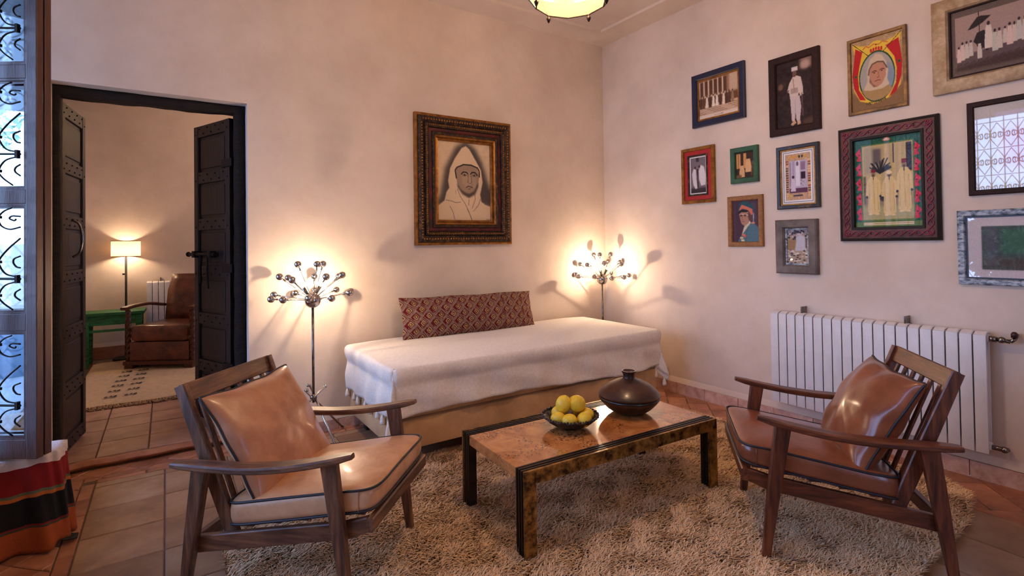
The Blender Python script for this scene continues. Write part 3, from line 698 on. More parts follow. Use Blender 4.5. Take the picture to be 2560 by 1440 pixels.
def simple_pic(name, label, a, z, border, depth, mats, im, shiny=False, extra=None, slips=()):
    t, W, H = wallframe(name, label, 'r', a[0], a[1], z[0], z[1]); zc = H/2
    obj('backing_board', MB().box(-W/2+.004, W/2-.004, -.006, -.001, zc-H/2+.004, zc+H/2-.004), M['dark'], t)
    prof_frame(W, H, [(0, 0), (0, depth*.85), (border*.15, depth), (border*.85, depth*.92), (border, depth*.6), (border, .006)], 'frame', M[mats], t, zc, sm=True)
    ins = border
    for (wd, dp, mm, nm) in slips:
        prof_frame(W, H, [(ins-.001, .006), (ins-.001, dp), (ins+wd, dp), (ins+wd, .006)], nm, M[mm], t, zc); ins += wd
    sheet(im, W-2*ins+.002, H-2*ins+.002, t, zc, .008, shiny)
    return t, W, H, zc
SK = (150, 112, 86)
def man(im, x, y, h, robe, head=(110, 84, 70), hat=None, w_=.28, legs=None):
    # tiny standing figure, feet at y, height h (in sheet fractions)
    r = h*.065; asp = im.h/im.w
    im.poly([(x-h*w_*.32*asp, y-h*.84), (x+h*w_*.32*asp, y-h*.84), (x+h*w_*.52*asp, y-h*.45), (x+h*w_*.55*asp, y-.01), (x-h*w_*.55*asp, y-.01), (x-h*w_*.52*asp, y-h*.45)], robe, 1)
    im.ell(x, y-h*.91, r*asp*.85, r*1.1, head, 1)
    if hat: im.rect(x-r*asp, y-h*1.0, x+r*asp, y-h*.94, hat, 1)
# 2 blue frame, sepia group on steps
im = Img(110, 92, (190, 160, 132))
im.rect(0, 0, 1, .60, (150, 112, 86)); im.rect(.78, 0, 1, .45, (196, 170, 144), 4)
for k in range(6): im.rect(.04+k*.12, .04, .12+k*.12, .40, (92, 60, 44), 1); im.rect(.0+k*.12, .02, .032+k*.12, .42, (206, 180, 152), 1)
im.rect(0, .42, .75, .47, (206, 182, 156), 1); im.rect(.0, .47, 1, .66, (104, 70, 52), 3)
im.rect(0, .66, 1, 1, (196, 166, 140))
for k in range(6): im.line([(0, .74+.045*k), (1, .72+.045*k)], .006, (120, 88, 68))
for x, c in ((.05, (90, 58, 44)), (.12, (100, 66, 50)), (.21, (232, 214, 194)), (.29, (80, 52, 40)), (.38, (236, 220, 200)), (.47, (240, 226, 208)), (.56, (84, 54, 42)), (.64, (228, 208, 186)), (.71, (78, 50, 40)), (.78, (86, 58, 46)), (.86, (150, 118, 92))): man(im, x, .74, .34, c, (84, 54, 42), None, .22)
im.rect(.0, .90, 1, 1, (222, 204, 186), 1); im.line([(.4, .95), (.62, .945)], .01, (150, 120, 100)); im.grain(6)
simple_pic('framed_photograph', 'blue painted frame with a sepia photograph of robed men on steps', (2.865, 2.378), (2.309, 2.755), .05, .03, 'navy', im, slips=((.014, .014, 'gold', 'gilt_slip'),))
# 3 dark brown frame, man in white
im = Img(90, 150, (44, 30, 28)); im.grain(5, 6)
im.rect(.66, .0, .98, .16, (150, 120, 108), 6, .8); im.ell(.8, .1, .12, .07, (196, 172, 160), 5, .7); im.ell(.12, .36, .07, .05, (140, 100, 80), 3, .8); im.ell(.9, .95, .2, .05, (80, 56, 46), 4)
im.poly([(.36, .34), (.46, .25), (.58, .24), (.68, .27), (.73, .42), (.74, .54), (.66, .56), (.62, .50), (.60, .56), (.38, .57), (.36, .48), (.30, .46)], (206, 190, 180), 1)
im.poly([(.38, .55), (.64, .55), (.68, .72), (.64, .90), (.58, .95), (.54, .90), (.52, .78), (.50, .92), (.42, .92), (.40, .74)], (198, 184, 184), 1)
im.line([(.47, .27), (.50, .45)], .02, (150, 120, 110), 1); im.rect(.40, .42, .60, .50, (150, 130, 122), 1, .7); im.line([(.34, .44), (.28, .5), (.28, .56)], .025, (60, 44, 40), 1); im.line([(.52, .6), (.52, .85)], .012, (150, 138, 140), 1)
im.line([(.70, .52), (.72, .86)], .03, (100, 78, 76), 2)
im.ell(.51, .205, .06, .05, (112, 78, 64), 1); im.rect(.43, .10, .60, .165, (212, 200, 196), 1); im.rect(.42, .16, .61, .17, (90, 74, 70), 1)
im.poly([(.38, .96), (.50, .90), (.54, .95), (.44, .985)], (200, 160, 124), 1); im.poly([(.56, .94), (.64, .90), (.66, .97), (.57, .985)], (196, 160, 130), 1); im.grain(5)
simple_pic('framed_photograph', 'dark brown frame with a tall photograph of a man in a white hat and suit', (2.181, 1.818), (2.113, 2.690), .052, .028, 'umber', im)
# 4 oval portrait print
im = Img(150, 200, (176, 146, 108)); im.grain(6, 5)
im.poly([(.0, .72), (.2, .8), (.85, .8), (1, .68), (1, 1), (0, 1)], (128, 96, 60), 8, .9)
Y_ = (226, 190, 64)
im.poly([(.03, .02), (.18, .08), (.36, .10), (.45, .06), (.55, .06), (.64, .10), (.82, .08), (.97, .02), (.93, .2), (.97, .5), (.94, .74), (.74, .88), (.42, .93), (.16, .86), (.05, .7), (.03, .45), (.08, .22)], Y_, 1)
im.poly([(.09, .10), (.23, .17), (.17, .35), (.13, .5), (.15, .7), (.28, .86), (.16, .84), (.05, .66), (.02, .48), (.06, .28)], (186, 26, 30), 1)
im.poly([(.92, .10), (.68, .16), (.84, .34), (.88, .5), (.86, .7), (.72, .88), (.86, .82), (.96, .62), (.98, .42), (.94, .2)], (186, 26, 30), 1)
for cx, cy in ((.09, .50), (.925, .42)):
    st_ = [(cx+(.045 if k % 2 == 0 else .018)*math.sin(PI*k/5), cy-(.034 if k % 2 == 0 else .0135)*math.cos(PI*k/5)) for k in range(10)]; im.poly(st_, (20, 90, 50))
im.line([(.03, .02), (.34, .24)], .012, (60, 36, 24)); im.line([(.97, .02), (.60, .25)], .012, (60, 36, 24))
im.line([(.24, .14), (.30, .10), (.36, .13), (.45, .10), (.55, .12), (.62, .09), (.72, .12)], .018, (206, 108, 50), 1)
for k in range(5): im.ell(.40+k*.05, .165+.006*abs(k-2), .021, .024, (190, 40, 36))
im.rect(.38, .19, .62, .21, (200, 60, 40)); im.ell(.50, .115, .016, .012, (150, 40, 30))
im.ell(.50, .555, .35, .355, (24, 72, 40)); im.ell(.50, .555, .325, .335, (166, 160, 152), 1); im.ell(.68, .60, .16, .2, (120, 140, 168), 10, .8)
im.poly([(.20, .72), (.32, .68), (.5, .72), (.66, .67), (.80, .76), (.74, .83), (.6, .88), (.42, .885), (.27, .82)], (168, 136, 88), 3)
im.poly([(.50, .24), (.60, .27), (.68, .37), (.72, .50), (.70, .62), (.74, .70), (.60, .74), (.38, .74), (.24, .72), (.32, .60), (.32, .44), (.38, .30)], (206, 186, 158), 2)
im.poly([(.36, .46), (.42, .38), (.52, .36), (.62, .38), (.68, .47), (.67, .58), (.60, .67), (.50, .71), (.42, .67), (.36, .57)], (186, 134, 106), 1)
im.line([(.34, .52), (.36, .44), (.42, .375), (.52, .355), (.63, .375), (.70, .47)], .02, (74, 50, 38), 2)
im.line([(.41, .49), (.46, .475), (.50, .485)], .014, (60, 36, 28), 1); im.line([(.56, .48), (.60, .465), (.65, .475)], .014, (60, 36, 28), 1); im.ell(.455, .503, .018, .009, (70, 40, 30)); im.ell(.60, .49, .018, .009, (70, 40, 30))
im.line([(.53, .49), (.54, .56), (.51, .575), (.56, .578)], .010, (140, 88, 68), 1); im.line([(.47, .62), (.52, .612), (.57, .618)], .015, (140, 66, 56), 1); im.poly([(.36, .56), (.42, .66), (.50, .70), (.44, .70), (.36, .62)], (120, 76, 58), 3)
for k in range(11): im.line([(.28+k*.035, .905-.003*k), (.30+k*.035, .925-.003*k+.01*(k % 3)), (.305+k*.035, .90-.003*k)], .010, (76, 60, 30))
im.grain(5)
simple_pic('framed_print', 'thin gold frame with a colourful oval portrait print between red flags', (1.642, 1.310), (2.158, 2.657), .022, .02, 'oldgold', im)
# 5 large procession photograph at the top right
im = Img(250, 150, (150, 128, 120))
im.rect(0, 0, 1, 1, (104, 88, 80)); im.rect(.045, .10, .96, .93, (168, 142, 134)); im.poly([(.045, .70), (.5, .64), (.96, .56), (.96, .93), (.045, .93)], (96, 78, 78), 3); im.poly([(.045, .86), (.5, .8), (.96, .8), (.96, .93), (.045, .93)], (70, 52, 46), 5)
im.poly([(.16, .33), (.25, .17), (.29, .16), (.38, .19), (.30, .27), (.22, .32)], (36, 28, 30), 1); im.line([(.268, .10), (.275, .46)], .008, (40, 30, 30)); im.ell(.267, .12, .006, .012, (36, 28, 30))
im.poly([(.215, .52), (.25, .40), (.31, .38), (.36, .44), (.37, .62), (.34, .70), (.30, .64), (.27, .70), (.24, .56)], (38, 28, 34), 1)
man(im, .355, .68, .42, (222, 206, 190), (50, 36, 34)); 
for x, y, h in ((.075, .80, .26), (.11, .78, .30), (.15, .76, .28), (.19, .74, .26), (.27, .80, .28), (.41, .74, .34), (.45, .72, .32), (.50, .66, .26), (.54, .70, .34), (.58, .67, .30), (.62, .66, .34), (.67, .68, .36), (.72, .66, .36), (.78, .68, .38), (.84, .66, .36), (.90, .66, .38)): man(im, x, y, h, (212+random.randint(-16, 12), 196, 182), (46, 34, 34), None, .24)
for k in range(14): im.line([(.06+k*.065, .84-.006*k), (.10+k*.065, .82-.006*k)], .006, (60, 46, 46), 1)
im.grain(6)
simple_pic('framed_photograph', 'wide pale gilt frame with a procession photograph under a parasol at top right', (1.180, .545), (2.180, 2.722), .078, .035, 'silverleaf', im, slips=((.008, .022, 'umber', 'dark_slip'),))
# 6 red and gold frame
im = Img(64, 108, (120, 108, 116)); im.rect(.0, .85, 1, 1, (60, 50, 56), 4); im.rect(.35, .0, .55, .12, (60, 54, 60), 3)
im.poly([(.08, .45), (.2, .30), (.34, .34), (.36, .6), (.42, .86), (.30, .88), (.14, .74)], (212, 208, 212), 2); im.poly([(.52, .38), (.66, .22), (.86, .28), (.96, .5), (.94, .78), (.66, .80), (.54, .62)], (216, 212, 216), 2)
im.ell(.29, .28, .06, .035, (64, 52, 56), 1); im.ell(.56, .26, .06, .035, (60, 50, 54), 1); im.poly([(.38, .32), (.50, .34), (.48, .6), (.52, .84), (.42, .84), (.42, .55)], (58, 48, 56), 1); im.grain(7)
simple_pic('framed_photograph', 'gold frame with a red inner band around a small grey photograph', (2.988, 2.662), (1.668, 2.144), .030, .03, 'gold', im, slips=((.034, .018, 'crimson', 'red_band'), (.014, .022, 'gilt_dark', 'inner_gilt_band'), (.010, .012, 'white_paint', 'white_mat')))
# 7 green frame
im = Img(52, 74, (58, 40, 32))
for k, x in enumerate((.03, .16, .42)): im.rect(x, .05, x+.10+.05*(k == 2), .62, (206, 150, 92), 1)
man(im, .34, .97, .55, (214, 170, 120), (50, 34, 28), None, .34); man(im, .68, .80, .62, (216, 172, 124), (60, 40, 30), None, .34); im.rect(.0, .86, .3, 1, (120, 84, 56), 2); im.line([(.9, .4), (.84, .9)], .05, (130, 92, 60), 2); im.grain(8)
simple_pic('framed_photograph', 'small green painted frame with a brownish photograph of two figures', (2.512, 2.280), (1.797, 2.078), .040, .03, 'green_frame', im)
# 8 multi scene
im = Img(80, 120, (196, 160, 126)); im.grain(8, 2)
for k in range(16):
    im.rect(.01+.02*(k % 2), .14+k*.05, .11, .165+k*.05, random.choice(((150, 60, 50), (90, 70, 90), (230, 190, 140), (60, 50, 50))), 1); im.rect(.88, .14+k*.05, .98, .17+k*.05, random.choice(((150, 60, 50), (90, 70, 90), (230, 190, 140), (60, 50, 50))), 1)
for k in range(6): im.ell(.22+k*.11, .07, .04, .03, random.choice(((190, 60, 50), (60, 60, 50), (220, 160, 60))), 1)
im.rect(.15, .15, .85, .84, (186, 176, 196)); im.rect(.15, .74, .85, .84, (96, 56, 84), 1); im.rect(.40, .16, .56, .70, (224, 222, 232), 1); im.rect(.60, .40, .78, .55, (50, 30, 50), 1); im.rect(.17, .18, .2, .7, (120, 104, 140), 1); im.rect(.30, .16, .33, .7, (150, 136, 170), 1)
im.ell(.47, .22, .05, .05, (120, 90, 120), 1); im.rect(.60, .18, .78, .36, (120, 84, 120), 2, .7); im.ell(.30, .50, .05, .03, (70, 44, 60), 1); man(im, .30, .82, .34, (210, 200, 216), (70, 44, 60), None, .34)
for k in range(14): im.ell(.62+.018*(k % 8), .58+.035*(k//4), .02, .015, ((90, 60, 90), (220, 212, 226))[k % 2], 1)
im.rect(.3, .88, .66, .92, (70, 60, 80), 1); im.ell(.2, .90, .06, .02, (210, 190, 80), 1); im.grain(7)
simple_pic('framed_print', 'black and gold frame with white mat and a busy reddish collage print', (2.136, 1.834), (1.570, 2.026), .028, .028, 'black_gold', im, slips=((.008, .02, 'gold', 'gilt_slip'), (.012, .012, 'white_paint', 'white_mat'), (.002, .013, 'deep_blue', 'dark_line'), (.012, .012, 'white_paint', 'white_mat')))
# 9 officer portrait
im = Img(76, 112, (72, 50, 66)); im.rect(.05, 0, .12, 1, (96, 66, 84), 5, .6); im.rect(.7, .05, .9, .5, (90, 76, 98), 8, .5)
im.poly([(.42, .66), (.60, .53), (.80, .56), (.95, .64), (1, .72), (1, 1), (.20, 1), (.26, .90), (.38, .80)], (74, 112, 130), 1); im.poly([(.45, .62), (.64, .48), (.70, .54), (.48, .72), (.34, .84)], (206, 196, 170), 1)
im.poly([(.26, .33), (.34, .26), (.60, .28), (.70, .36), (.66, .48), (.60, .55), (.46, .62), (.34, .56), (.30, .46)], (172, 128, 110), 1); im.poly([(.58, .3), (.72, .34), (.74, .44), (.64, .50), (.60, .42)], (92, 60, 56), 2)
im.poly([(.22, .22), (.26, .08), (.42, .02), (.62, .04), (.78, .14), (.82, .26), (.74, .36), (.62, .26), (.40, .22), (.24, .28)], (36, 80, 92), 1); im.poly([(.24, .24), (.36, .10), (.52, .14), (.76, .22), (.78, .36), (.72, .36), (.60, .24), (.40, .20)], (204, 112, 92), 1); im.poly([(.22, .28), (.38, .22), (.60, .25), (.56, .29), (.36, .28), (.24, .32)], (28, 24, 34), 1)
im.line([(.28, .345), (.44, .335), (.60, .36)], .02, (220, 214, 210), 1); im.ell(.34, .36, .05, .025, (86, 62, 60), 1); im.ell(.48, .36, .05, .025, (86, 62, 60), 1); im.line([(.39, .37), (.36, .45), (.41, .47)], .02, (140, 96, 82), 1); im.line([(.38, .51), (.46, .505)], .02, (120, 70, 64), 1)
for x, y, c in ((.42, .83, (214, 120, 96)), (.34, .90, (220, 186, 140)), (.48, .86, (206, 96, 84)), (.38, .96, (226, 200, 160)), (.78, .55, (206, 130, 100))): im.ell(x, y, .07, .025, c, 1)
im.line([(.6, .62), (.52, .8), (.5, 1)], .015, (48, 76, 92), 1); im.line([(.80, .32), (.79, .54)], .03, (150, 170, 190), 1); im.grain(5)
simple_pic('framed_portrait', 'plain ochre wooden frame with a portrait of a uniformed man in a cap', (2.548, 2.252), (1.298, 1.696), .038, .025, 'ochre_wood', im)
# 10 grey bevel frame
im = Img(56, 90, (180, 160, 140)); im.rect(0, 0, 1, .14, (150, 140, 150), 2)
for k in range(40): im.ell(random.random(), random.random()*.30, .05, .03, random.choice(((50, 44, 52), (206, 200, 206), (90, 84, 92))), 1)
im.rect(0, .3, 1, .6, (166, 134, 96), 3); im.poly([(.44, .2), (.62, .16), (.86, .22), (.92, .62), (.36, .62), (.42, .4)], (206, 204, 214), 2); im.rect(.85, .25, 1, .55, (120, 106, 104), 2)
for k in range(60): im.ell(random.random(), .6+random.random()*.4, .06, .02, random.choice(((232, 226, 220), (60, 50, 50), (150, 120, 96), (216, 200, 180))), 1)
im.grain(6)
simple_pic('framed_photograph', 'deep sloping grey frame with a small faded photograph, hanging under the collage print', (2.146, 1.853), (1.102, 1.491), .062, .045, 'grey_wood', im, shiny=True, slips=((.012, .018, 'marble_grey', 'silver_slip'),))
# 11 carved frame with three robed men
im = Img(170, 230, (28, 84, 58)); im.grain(4, 2)
im.line([(.01, .01), (.99, .01), (.99, .99)], .012, (206, 190, 150))
for k in range(5):
    for sx_, d_ in ((.03, 1), (.97, -1)):
        y_ = .10+.165*k; im.poly([(sx_+d_*.08, y_), (sx_+d_*.10, y_+.15), (sx_+d_*.02, y_+.14), (sx_+d_*.045, y_+.10), (sx_, y_+.06)], (206, 40, 68), 1); im.ell(sx_+d_*.065, y_+.075, .010, .010, (40, 20, 30))
im.rect(.125, .075, .875, .925, (92, 120, 60)); im.rect(.14, .085, .86, .905, (200, 176, 118)); im.grain(4, 3)
im.rect(.16, .10, .40, .4, (170, 156, 120), 6); 
for x in (.42, .52, .62, .70): im.rect(x, .09, x+.05, .55, (178, 160, 116), 3, .8)
im.rect(.58, .09, .605, .3, (96, 84, 90), 1); im.rect(.77, .10, .85, .40, (44, 38, 54), 2); im.rect(.30, .13, .42, .30, (80, 70, 74), 4, .8); im.rect(.15, .42, .19, .76, (70, 60, 60), 3, .8)
for k in range(26): a_ = PI*(.05+.9*random.random()); L_ = .07+.10*random.random(); im.line([(.40, .40), (.40+L_*math.cos(a_)*1.1, .38-L_*math.sin(a_))], .016, (28, 30, 40), 1)
im.rect(.14, .74, .86, .905, (172, 164, 116), 5); im.rect(.17, .62, .86, .76, (130, 118, 100), 6, .7); im.ell(.44, .66, .06, .05, (60, 54, 66), 3)
R_ = (222, 196, 136)
for x, yb, h, hat in ((.30, .85, .50, (120, 24, 36)), (.53, .865, .50, None), (.74, .83, .56, (120, 24, 36))):
    asp = 230/170; im.poly([(x-.045, yb-h*.84), (x+.045, yb-h*.84), (x+.10, yb-h*.72), (x+.115, yb-h*.42), (x+.085, yb-h*.40), (x+.09, yb-.03), (x+.03, yb), (x-.04, yb), (x-.09, yb-.03), (x-.08, yb-h*.40), (x-.12, yb-h*.42), (x-.10, yb-h*.72)], R_, 1)
    im.line([(x+.0, yb-h*.8), (x+.01, yb-h*.1)], .010, (186, 158, 104), 1, .8); im.line([(x-.06, yb-h*.7), (x-.07, yb-h*.1)], .008, (180, 152, 100), 1, .7); im.line([(x+.06, yb-h*.7), (x+.065, yb-h*.1)], .008, (180, 152, 100), 1, .7)
    im.ell(x, yb-h*.89, .030, .032, (150, 120, 90), 1); im.ell(x, yb-h*.865, .02, .012, (80, 64, 56), 1); im.line([(x, yb-h*.84), (x, yb-h*.78)], .016, (90, 74, 60), 1)
    if hat: im.rect(x-.034, yb-h*1.0, x+.034, yb-h*.925, hat, 1)
    else: im.ell(x, yb-h*.93, .042, .022, (226, 208, 160), 1)
    im.ell(x-.10, yb-h*.39, .018, .014, (50, 42, 54), 1); im.ell(x+.10, yb-h*.40, .018, .014, (50, 42, 54), 1)
    im.ell(x-.05, yb-.005, .03, .010, (230, 206, 150), 1); im.ell(x+.05, yb-.005, .03, .010, (230, 206, 150), 1)
im.rect(.02, .93, .98, .985, (96, 118, 40), 2); im.rect(.14, .935, .86, .97, (214, 196, 150), 1); im.line([(.3, .952), (.84, .950)], .006, (110, 90, 60))
im.poly([(.44, .04), (.47, .02), (.50, .005), (.53, .02), (.56, .04), (.53, .055), (.47, .055)], (214, 130, 90), 1); im.poly([(.46, .045), (.5, .02), (.54, .045)], (232, 214, 190), 1)
im.grain(5)
t, W, H, zc = simple_pic('framed_photograph', 'large reddish wooden frame with pink vine ornament around three men in long robes', (1.700, 1.165), (1.338, 2.069), .078, .03, 'carved', im)
prof_frame(W, H, [(-.006, 0), (-.006, .022), (.006, .036), (.012, .031)], 'dark_outer_edge', M['dark'], t, zc)
prof_frame(W, H, [(.068, .02), (.068, .034), (.082, .030), (.084, .01)], 'dark_inner_edge', M['dark'], t, zc)
for (L_, ax) in ((W, 'x'), (H, 'z')):
    for sd in (-1, 1):
        vb = MB(); off = (H if ax == 'x' else W)/2-.040
        for ph0 in (0, PI):
            pts = []; n_ = int(L_/.006)
            for k in range(n_+1):
                q = -L_/2+.022+(L_-.044)*k/n_; wv = .015*math.sin(k*.36+ph0); dpt = -.034-.003*math.cos(k*.36+ph0)
                pts.append((q, dpt, zc+sd*off+wv) if ax == 'x' else (sd*off+wv, dpt, zc+q))
            vb.tube(pts, .0024, 5)
        for k in range(int(L_/.035)):
            q = -L_/2+.035+k*.035
            if q < L_/2-.03: vb.sphere((q, -.034, zc+sd*off) if ax == 'x' else (sd*off, -.034, zc+q), .005, 6)
        obj('carved_vine', vb, M['pink'], t, True)
# 12, 13 the two glazed pictures that mirror the window grille
im = Img(120, 150, (200, 190, 176)); im.rect(.22, .10, 1, .93, (214, 204, 210), 2); im.rect(.30, .30, .80, .75, (206, 120, 130), 16, .6); im.grain(3)
simple_pic('framed_print', 'thin dark frame whose glass mirrors the iron window grille, above the grey marbled one', (1.031, .56), (1.580, 2.101), .030, .022, 'umber', im, shiny=True)
im = Img(140, 110, (208, 196, 200)); im.rect(.13, .15, .62, .86, (70, 76, 80), 1); im.rect(.30, .2, .60, .6, (60, 110, 84), 8, .8); im.rect(.14, .66, .60, .85, (84, 66, 60), 5, .7); im.rect(.15, .16, .26, .8, (96, 92, 110), 3, .6); im.grain(5)
simple_pic('framed_photograph', 'grey marbled frame whose glass mirrors the iron window grille, above the radiator valve', (1.086, .52), (1.082, 1.498), .034, .028, 'marble_grey', im, shiny=True, slips=((.008, .012, 'deep_blue', 'dark_slip'),))

# ================================================================== RADIATORS
def radiator(name, label, loc, rz, nsec, H, sw=.0605, valve=True):
    t = thing(name, label, 'radiator', loc, rz)
    s_ = MB()
    s_.box(.003, sw-.003, -.012, 0, 0, H-.01, .004)                # front plate (towards -y)
    s_.box(.018, sw-.018, 0, .075, .02, H-.03, .004)
    s_.box(.010, sw-.010, .07, .082, .0, H-.012, .003)
    s_.box(0, sw, .012, .06, H-.045, H-.006, .006); s_.box(0, sw, .012, .06, .015, .05, .006)
    # rounded cap with vent openings
    s_.loft([(sw*.5, -.004, H-.012), (sw*.5, .02, H), (sw*.5, .05, H+.002), (sw*.5, .075, H-.006)], (sw*.86, .012), ch=.5)
    first = obj('section', s_, M['radiator'], t, 40)
    for k in range(1, nsec): link('section', first, t, (k*sw, 0, 0))
    if valve:
        v = MB().tube([(nsec*sw-.01, .035, H-.03), (nsec*sw+.03, .035, H-.03)], .016, 10).tube([(nsec*sw+.03, .035, H-.03), (nsec*sw+.04, .035, H-.028), (nsec*sw+.085, .035, H-.035)], .011, 8).sphere((nsec*sw+.05, .035, H-.03), .018, 10, (1.1, 1, 1))
        v.tube([(nsec*sw+.085, .035, H-.035), (nsec*sw+.10, .05, H-.02), (nsec*sw+.10, .085, H-.0)], .010, 8); obj('valve', v, M['chrome_dark'], t, True)
        obj('valve_cap', MB().lathe([(0, 0), (.014, 0), (.015, .02), (.009, .03), (0, .032)], (nsec*sw+.10, .04, H-.012), 12), M['frame_red'], t, True, label='dark red valve cap')
        v = MB().tube([(nsec*sw-.01, .035, .03), (nsec*sw+.05, .035, .03), (nsec*sw+.05, .08, .02)], .013, 8).sphere((nsec*sw+.05, .035, .03), .018, 8); obj('return_valve', v, M['chrome_dark'], t, True)
    for k in (.17, .68):
        x = nsec*sw*k; obj('wall_bracket', MB().box(x-.004, x+.004, .03, .098, H-.02, H+.05).tube([(x, .03, H-.01), (x, .03, H+.03)], .004, 6), M['chrome_dark'], t)
    return t
radiator('radiator', 'white sectional radiator under the picture wall behind the right armchair', (XR-.10, 2.158, .18), -PI/2, 20, .645)
radiator('radiator', 'white radiator on the far wall behind the old leather armchair', (-.20, 7.70, .42), 0, 14, .52, .06, False)

# ================================================================== COFFEE TABLE
T = thing('coffee_table', 'low burl wood coffee table with layered bronze and brass side frames', 'table', (1.865, 2.08, 0), math.radians(-2.3))
TL, TW, TH = 1.225, .60, .392
def u_frame(y, th_, matl, name, wd=.058, dz=0):
    mb = MB(); a = TL/2; z1 = TH-dz
    # mitred inverted U made of three flat bars
    O = [(-a, 0), (-a, z1), (a, z1), (a, 0)]; I = [(-a+wd, 0), (-a+wd, z1-wd), (a-wd, z1-wd), (a-wd, 0)]
    vs = [(p[0], y-th_/2, p[1]) for p in O+I]+[(p[0], y+th_/2, p[1]) for p in O+I]; fs = []
    for k in range(3): fs += [(k, k+1, 5+k, 4+k), (8+k, 12+k, 13+k, 9+k), (k, 8+k, 9+k, k+1), (4+k, 5+k, 13+k, 12+k)]
    fs += [(0, 4, 12, 8), (3, 11, 15, 7)]
    return obj(name, mb.add(vs, fs), matl, T)
for sd in (-1, 1):
    y0 = sd*(TW/2-.008)
    u_frame(y0, .014, M['brass'], 'brass_frame')
    u_frame(y0-sd*.022, .012, M['bronze'], 'bronze_frame', .050, .001)
    u_frame(y0-sd*.042, .012, M['bronze'], 'bronze_frame', .050, .001)
    u_frame(y0-sd*.060, .010, M['bronze'], 'bronze_frame', .045, .002)
    sp = MB().box(-TL/2+.004, TL/2-.004, y0-sd*.06 if sd > 0 else y0+.004, y0-.004 if sd > 0 else y0+.06, TH-.040, TH-.008)
    for e in (-1, 1): sp.box(min(e*(TL/2-.006), e*(TL/2-.046)), max(e*(TL/2-.006), e*(TL/2-.046)), min(y0, y0-sd*.06), max(y0, y0-sd*.06), .0, TH-.01)
    obj('spacer_bars', sp, M['dark'], T)
    for e in (-1, 1): obj('foot_bolt', MB().box(e*(TL/2)-.003 if e < 0 else e*TL/2-.002, e*TL/2+.002 if e < 0 else e*TL/2+.003, y0-.045*sd-.006, y0-.045*sd+.006, .045, .06), M['chrome_dark'], T)
def burl():
    m = bpy.data.materials.new('burl_wood'); m.use_nodes = True; nt = m.node_tree; N = nt.nodes; L = nt.links; b = N['Principled BSDF']
    b.inputs['Roughness'].default_value = .14; b.inputs['Coat Weight'].default_value = .6; b.inputs['Coat Roughness'].default_value = .06
    tc = N.new('ShaderNodeTexCoord'); n1 = N.new('ShaderNodeTexNoise'); n1.inputs['Scale'].default_value = 7; n1.inputs['Detail'].default_value = 6; n1.inputs['Distortion'].default_value = 1.5
    L.new(tc.outputs['Object'], n1.inputs[0]); cr = N.new('ShaderNodeValToRGB'); L.new(n1.outputs[0], cr.inputs[0])
    cr.color_ramp.elements[0].position = .3; cr.color_ramp.elements[0].color = srgb((158, 92, 46)); cr.color_ramp.elements[1].position = .7; cr.color_ramp.elements[1].color = srgb((206, 142, 84))
    v = N.new('ShaderNodeTexVoronoi'); v.inputs['Scale'].default_value = 62; nzw = N.new('ShaderNodeTexNoise'); nzw.inputs['Scale'].default_value = 40; ad = N.new('ShaderNodeMixRGB'); ad.inputs[0].default_value = .06
    L.new(tc.outputs['Object'], nzw.inputs[0]); L.new(tc.outputs['Object'], ad.inputs[1]); L.new(nzw.outputs['Color'], ad.inputs[2]); L.new(ad.outputs[0], v.inputs[0])
    lt = N.new('ShaderNodeMapRange'); lt.inputs[1].default_value = .26; lt.inputs[2].default_value = .46; lt.inputs[3].default_value = 1; lt.inputs[4].default_value = 0; L.new(v.outputs['Distance'], lt.inputs[0])
    n2 = N.new('ShaderNodeTexNoise'); n2.inputs['Scale'].default_value = 4.2; n2.inputs['Detail'].default_value = 4; L.new(tc.outputs['Object'], n2.inputs[0])
    m2 = N.new('ShaderNodeMapRange'); m2.inputs[1].default_value = .44; m2.inputs[2].default_value = .55; L.new(n2.outputs[0], m2.inputs[0])
    mu = N.new('ShaderNodeMath'); mu.operation = 'MULTIPLY'; L.new(lt.outputs[0], mu.inputs[0]); L.new(m2.outputs[0], mu.inputs[1])
    mx = N.new('ShaderNodeMixRGB'); L.new(mu.outputs[0], mx.inputs[0]); L.new(cr.outputs[0], mx.inputs[1]); mx.inputs[2].default_value = srgb((78, 44, 26)); L.new(mx.outputs[0], b.inputs['Base Color']); return m
obj('tabletop', MB().box(-TL/2+.004, TL/2-.004, -TW/2+.076, TW/2-.076, TH-.052, TH-.004, .003), burl(), T)

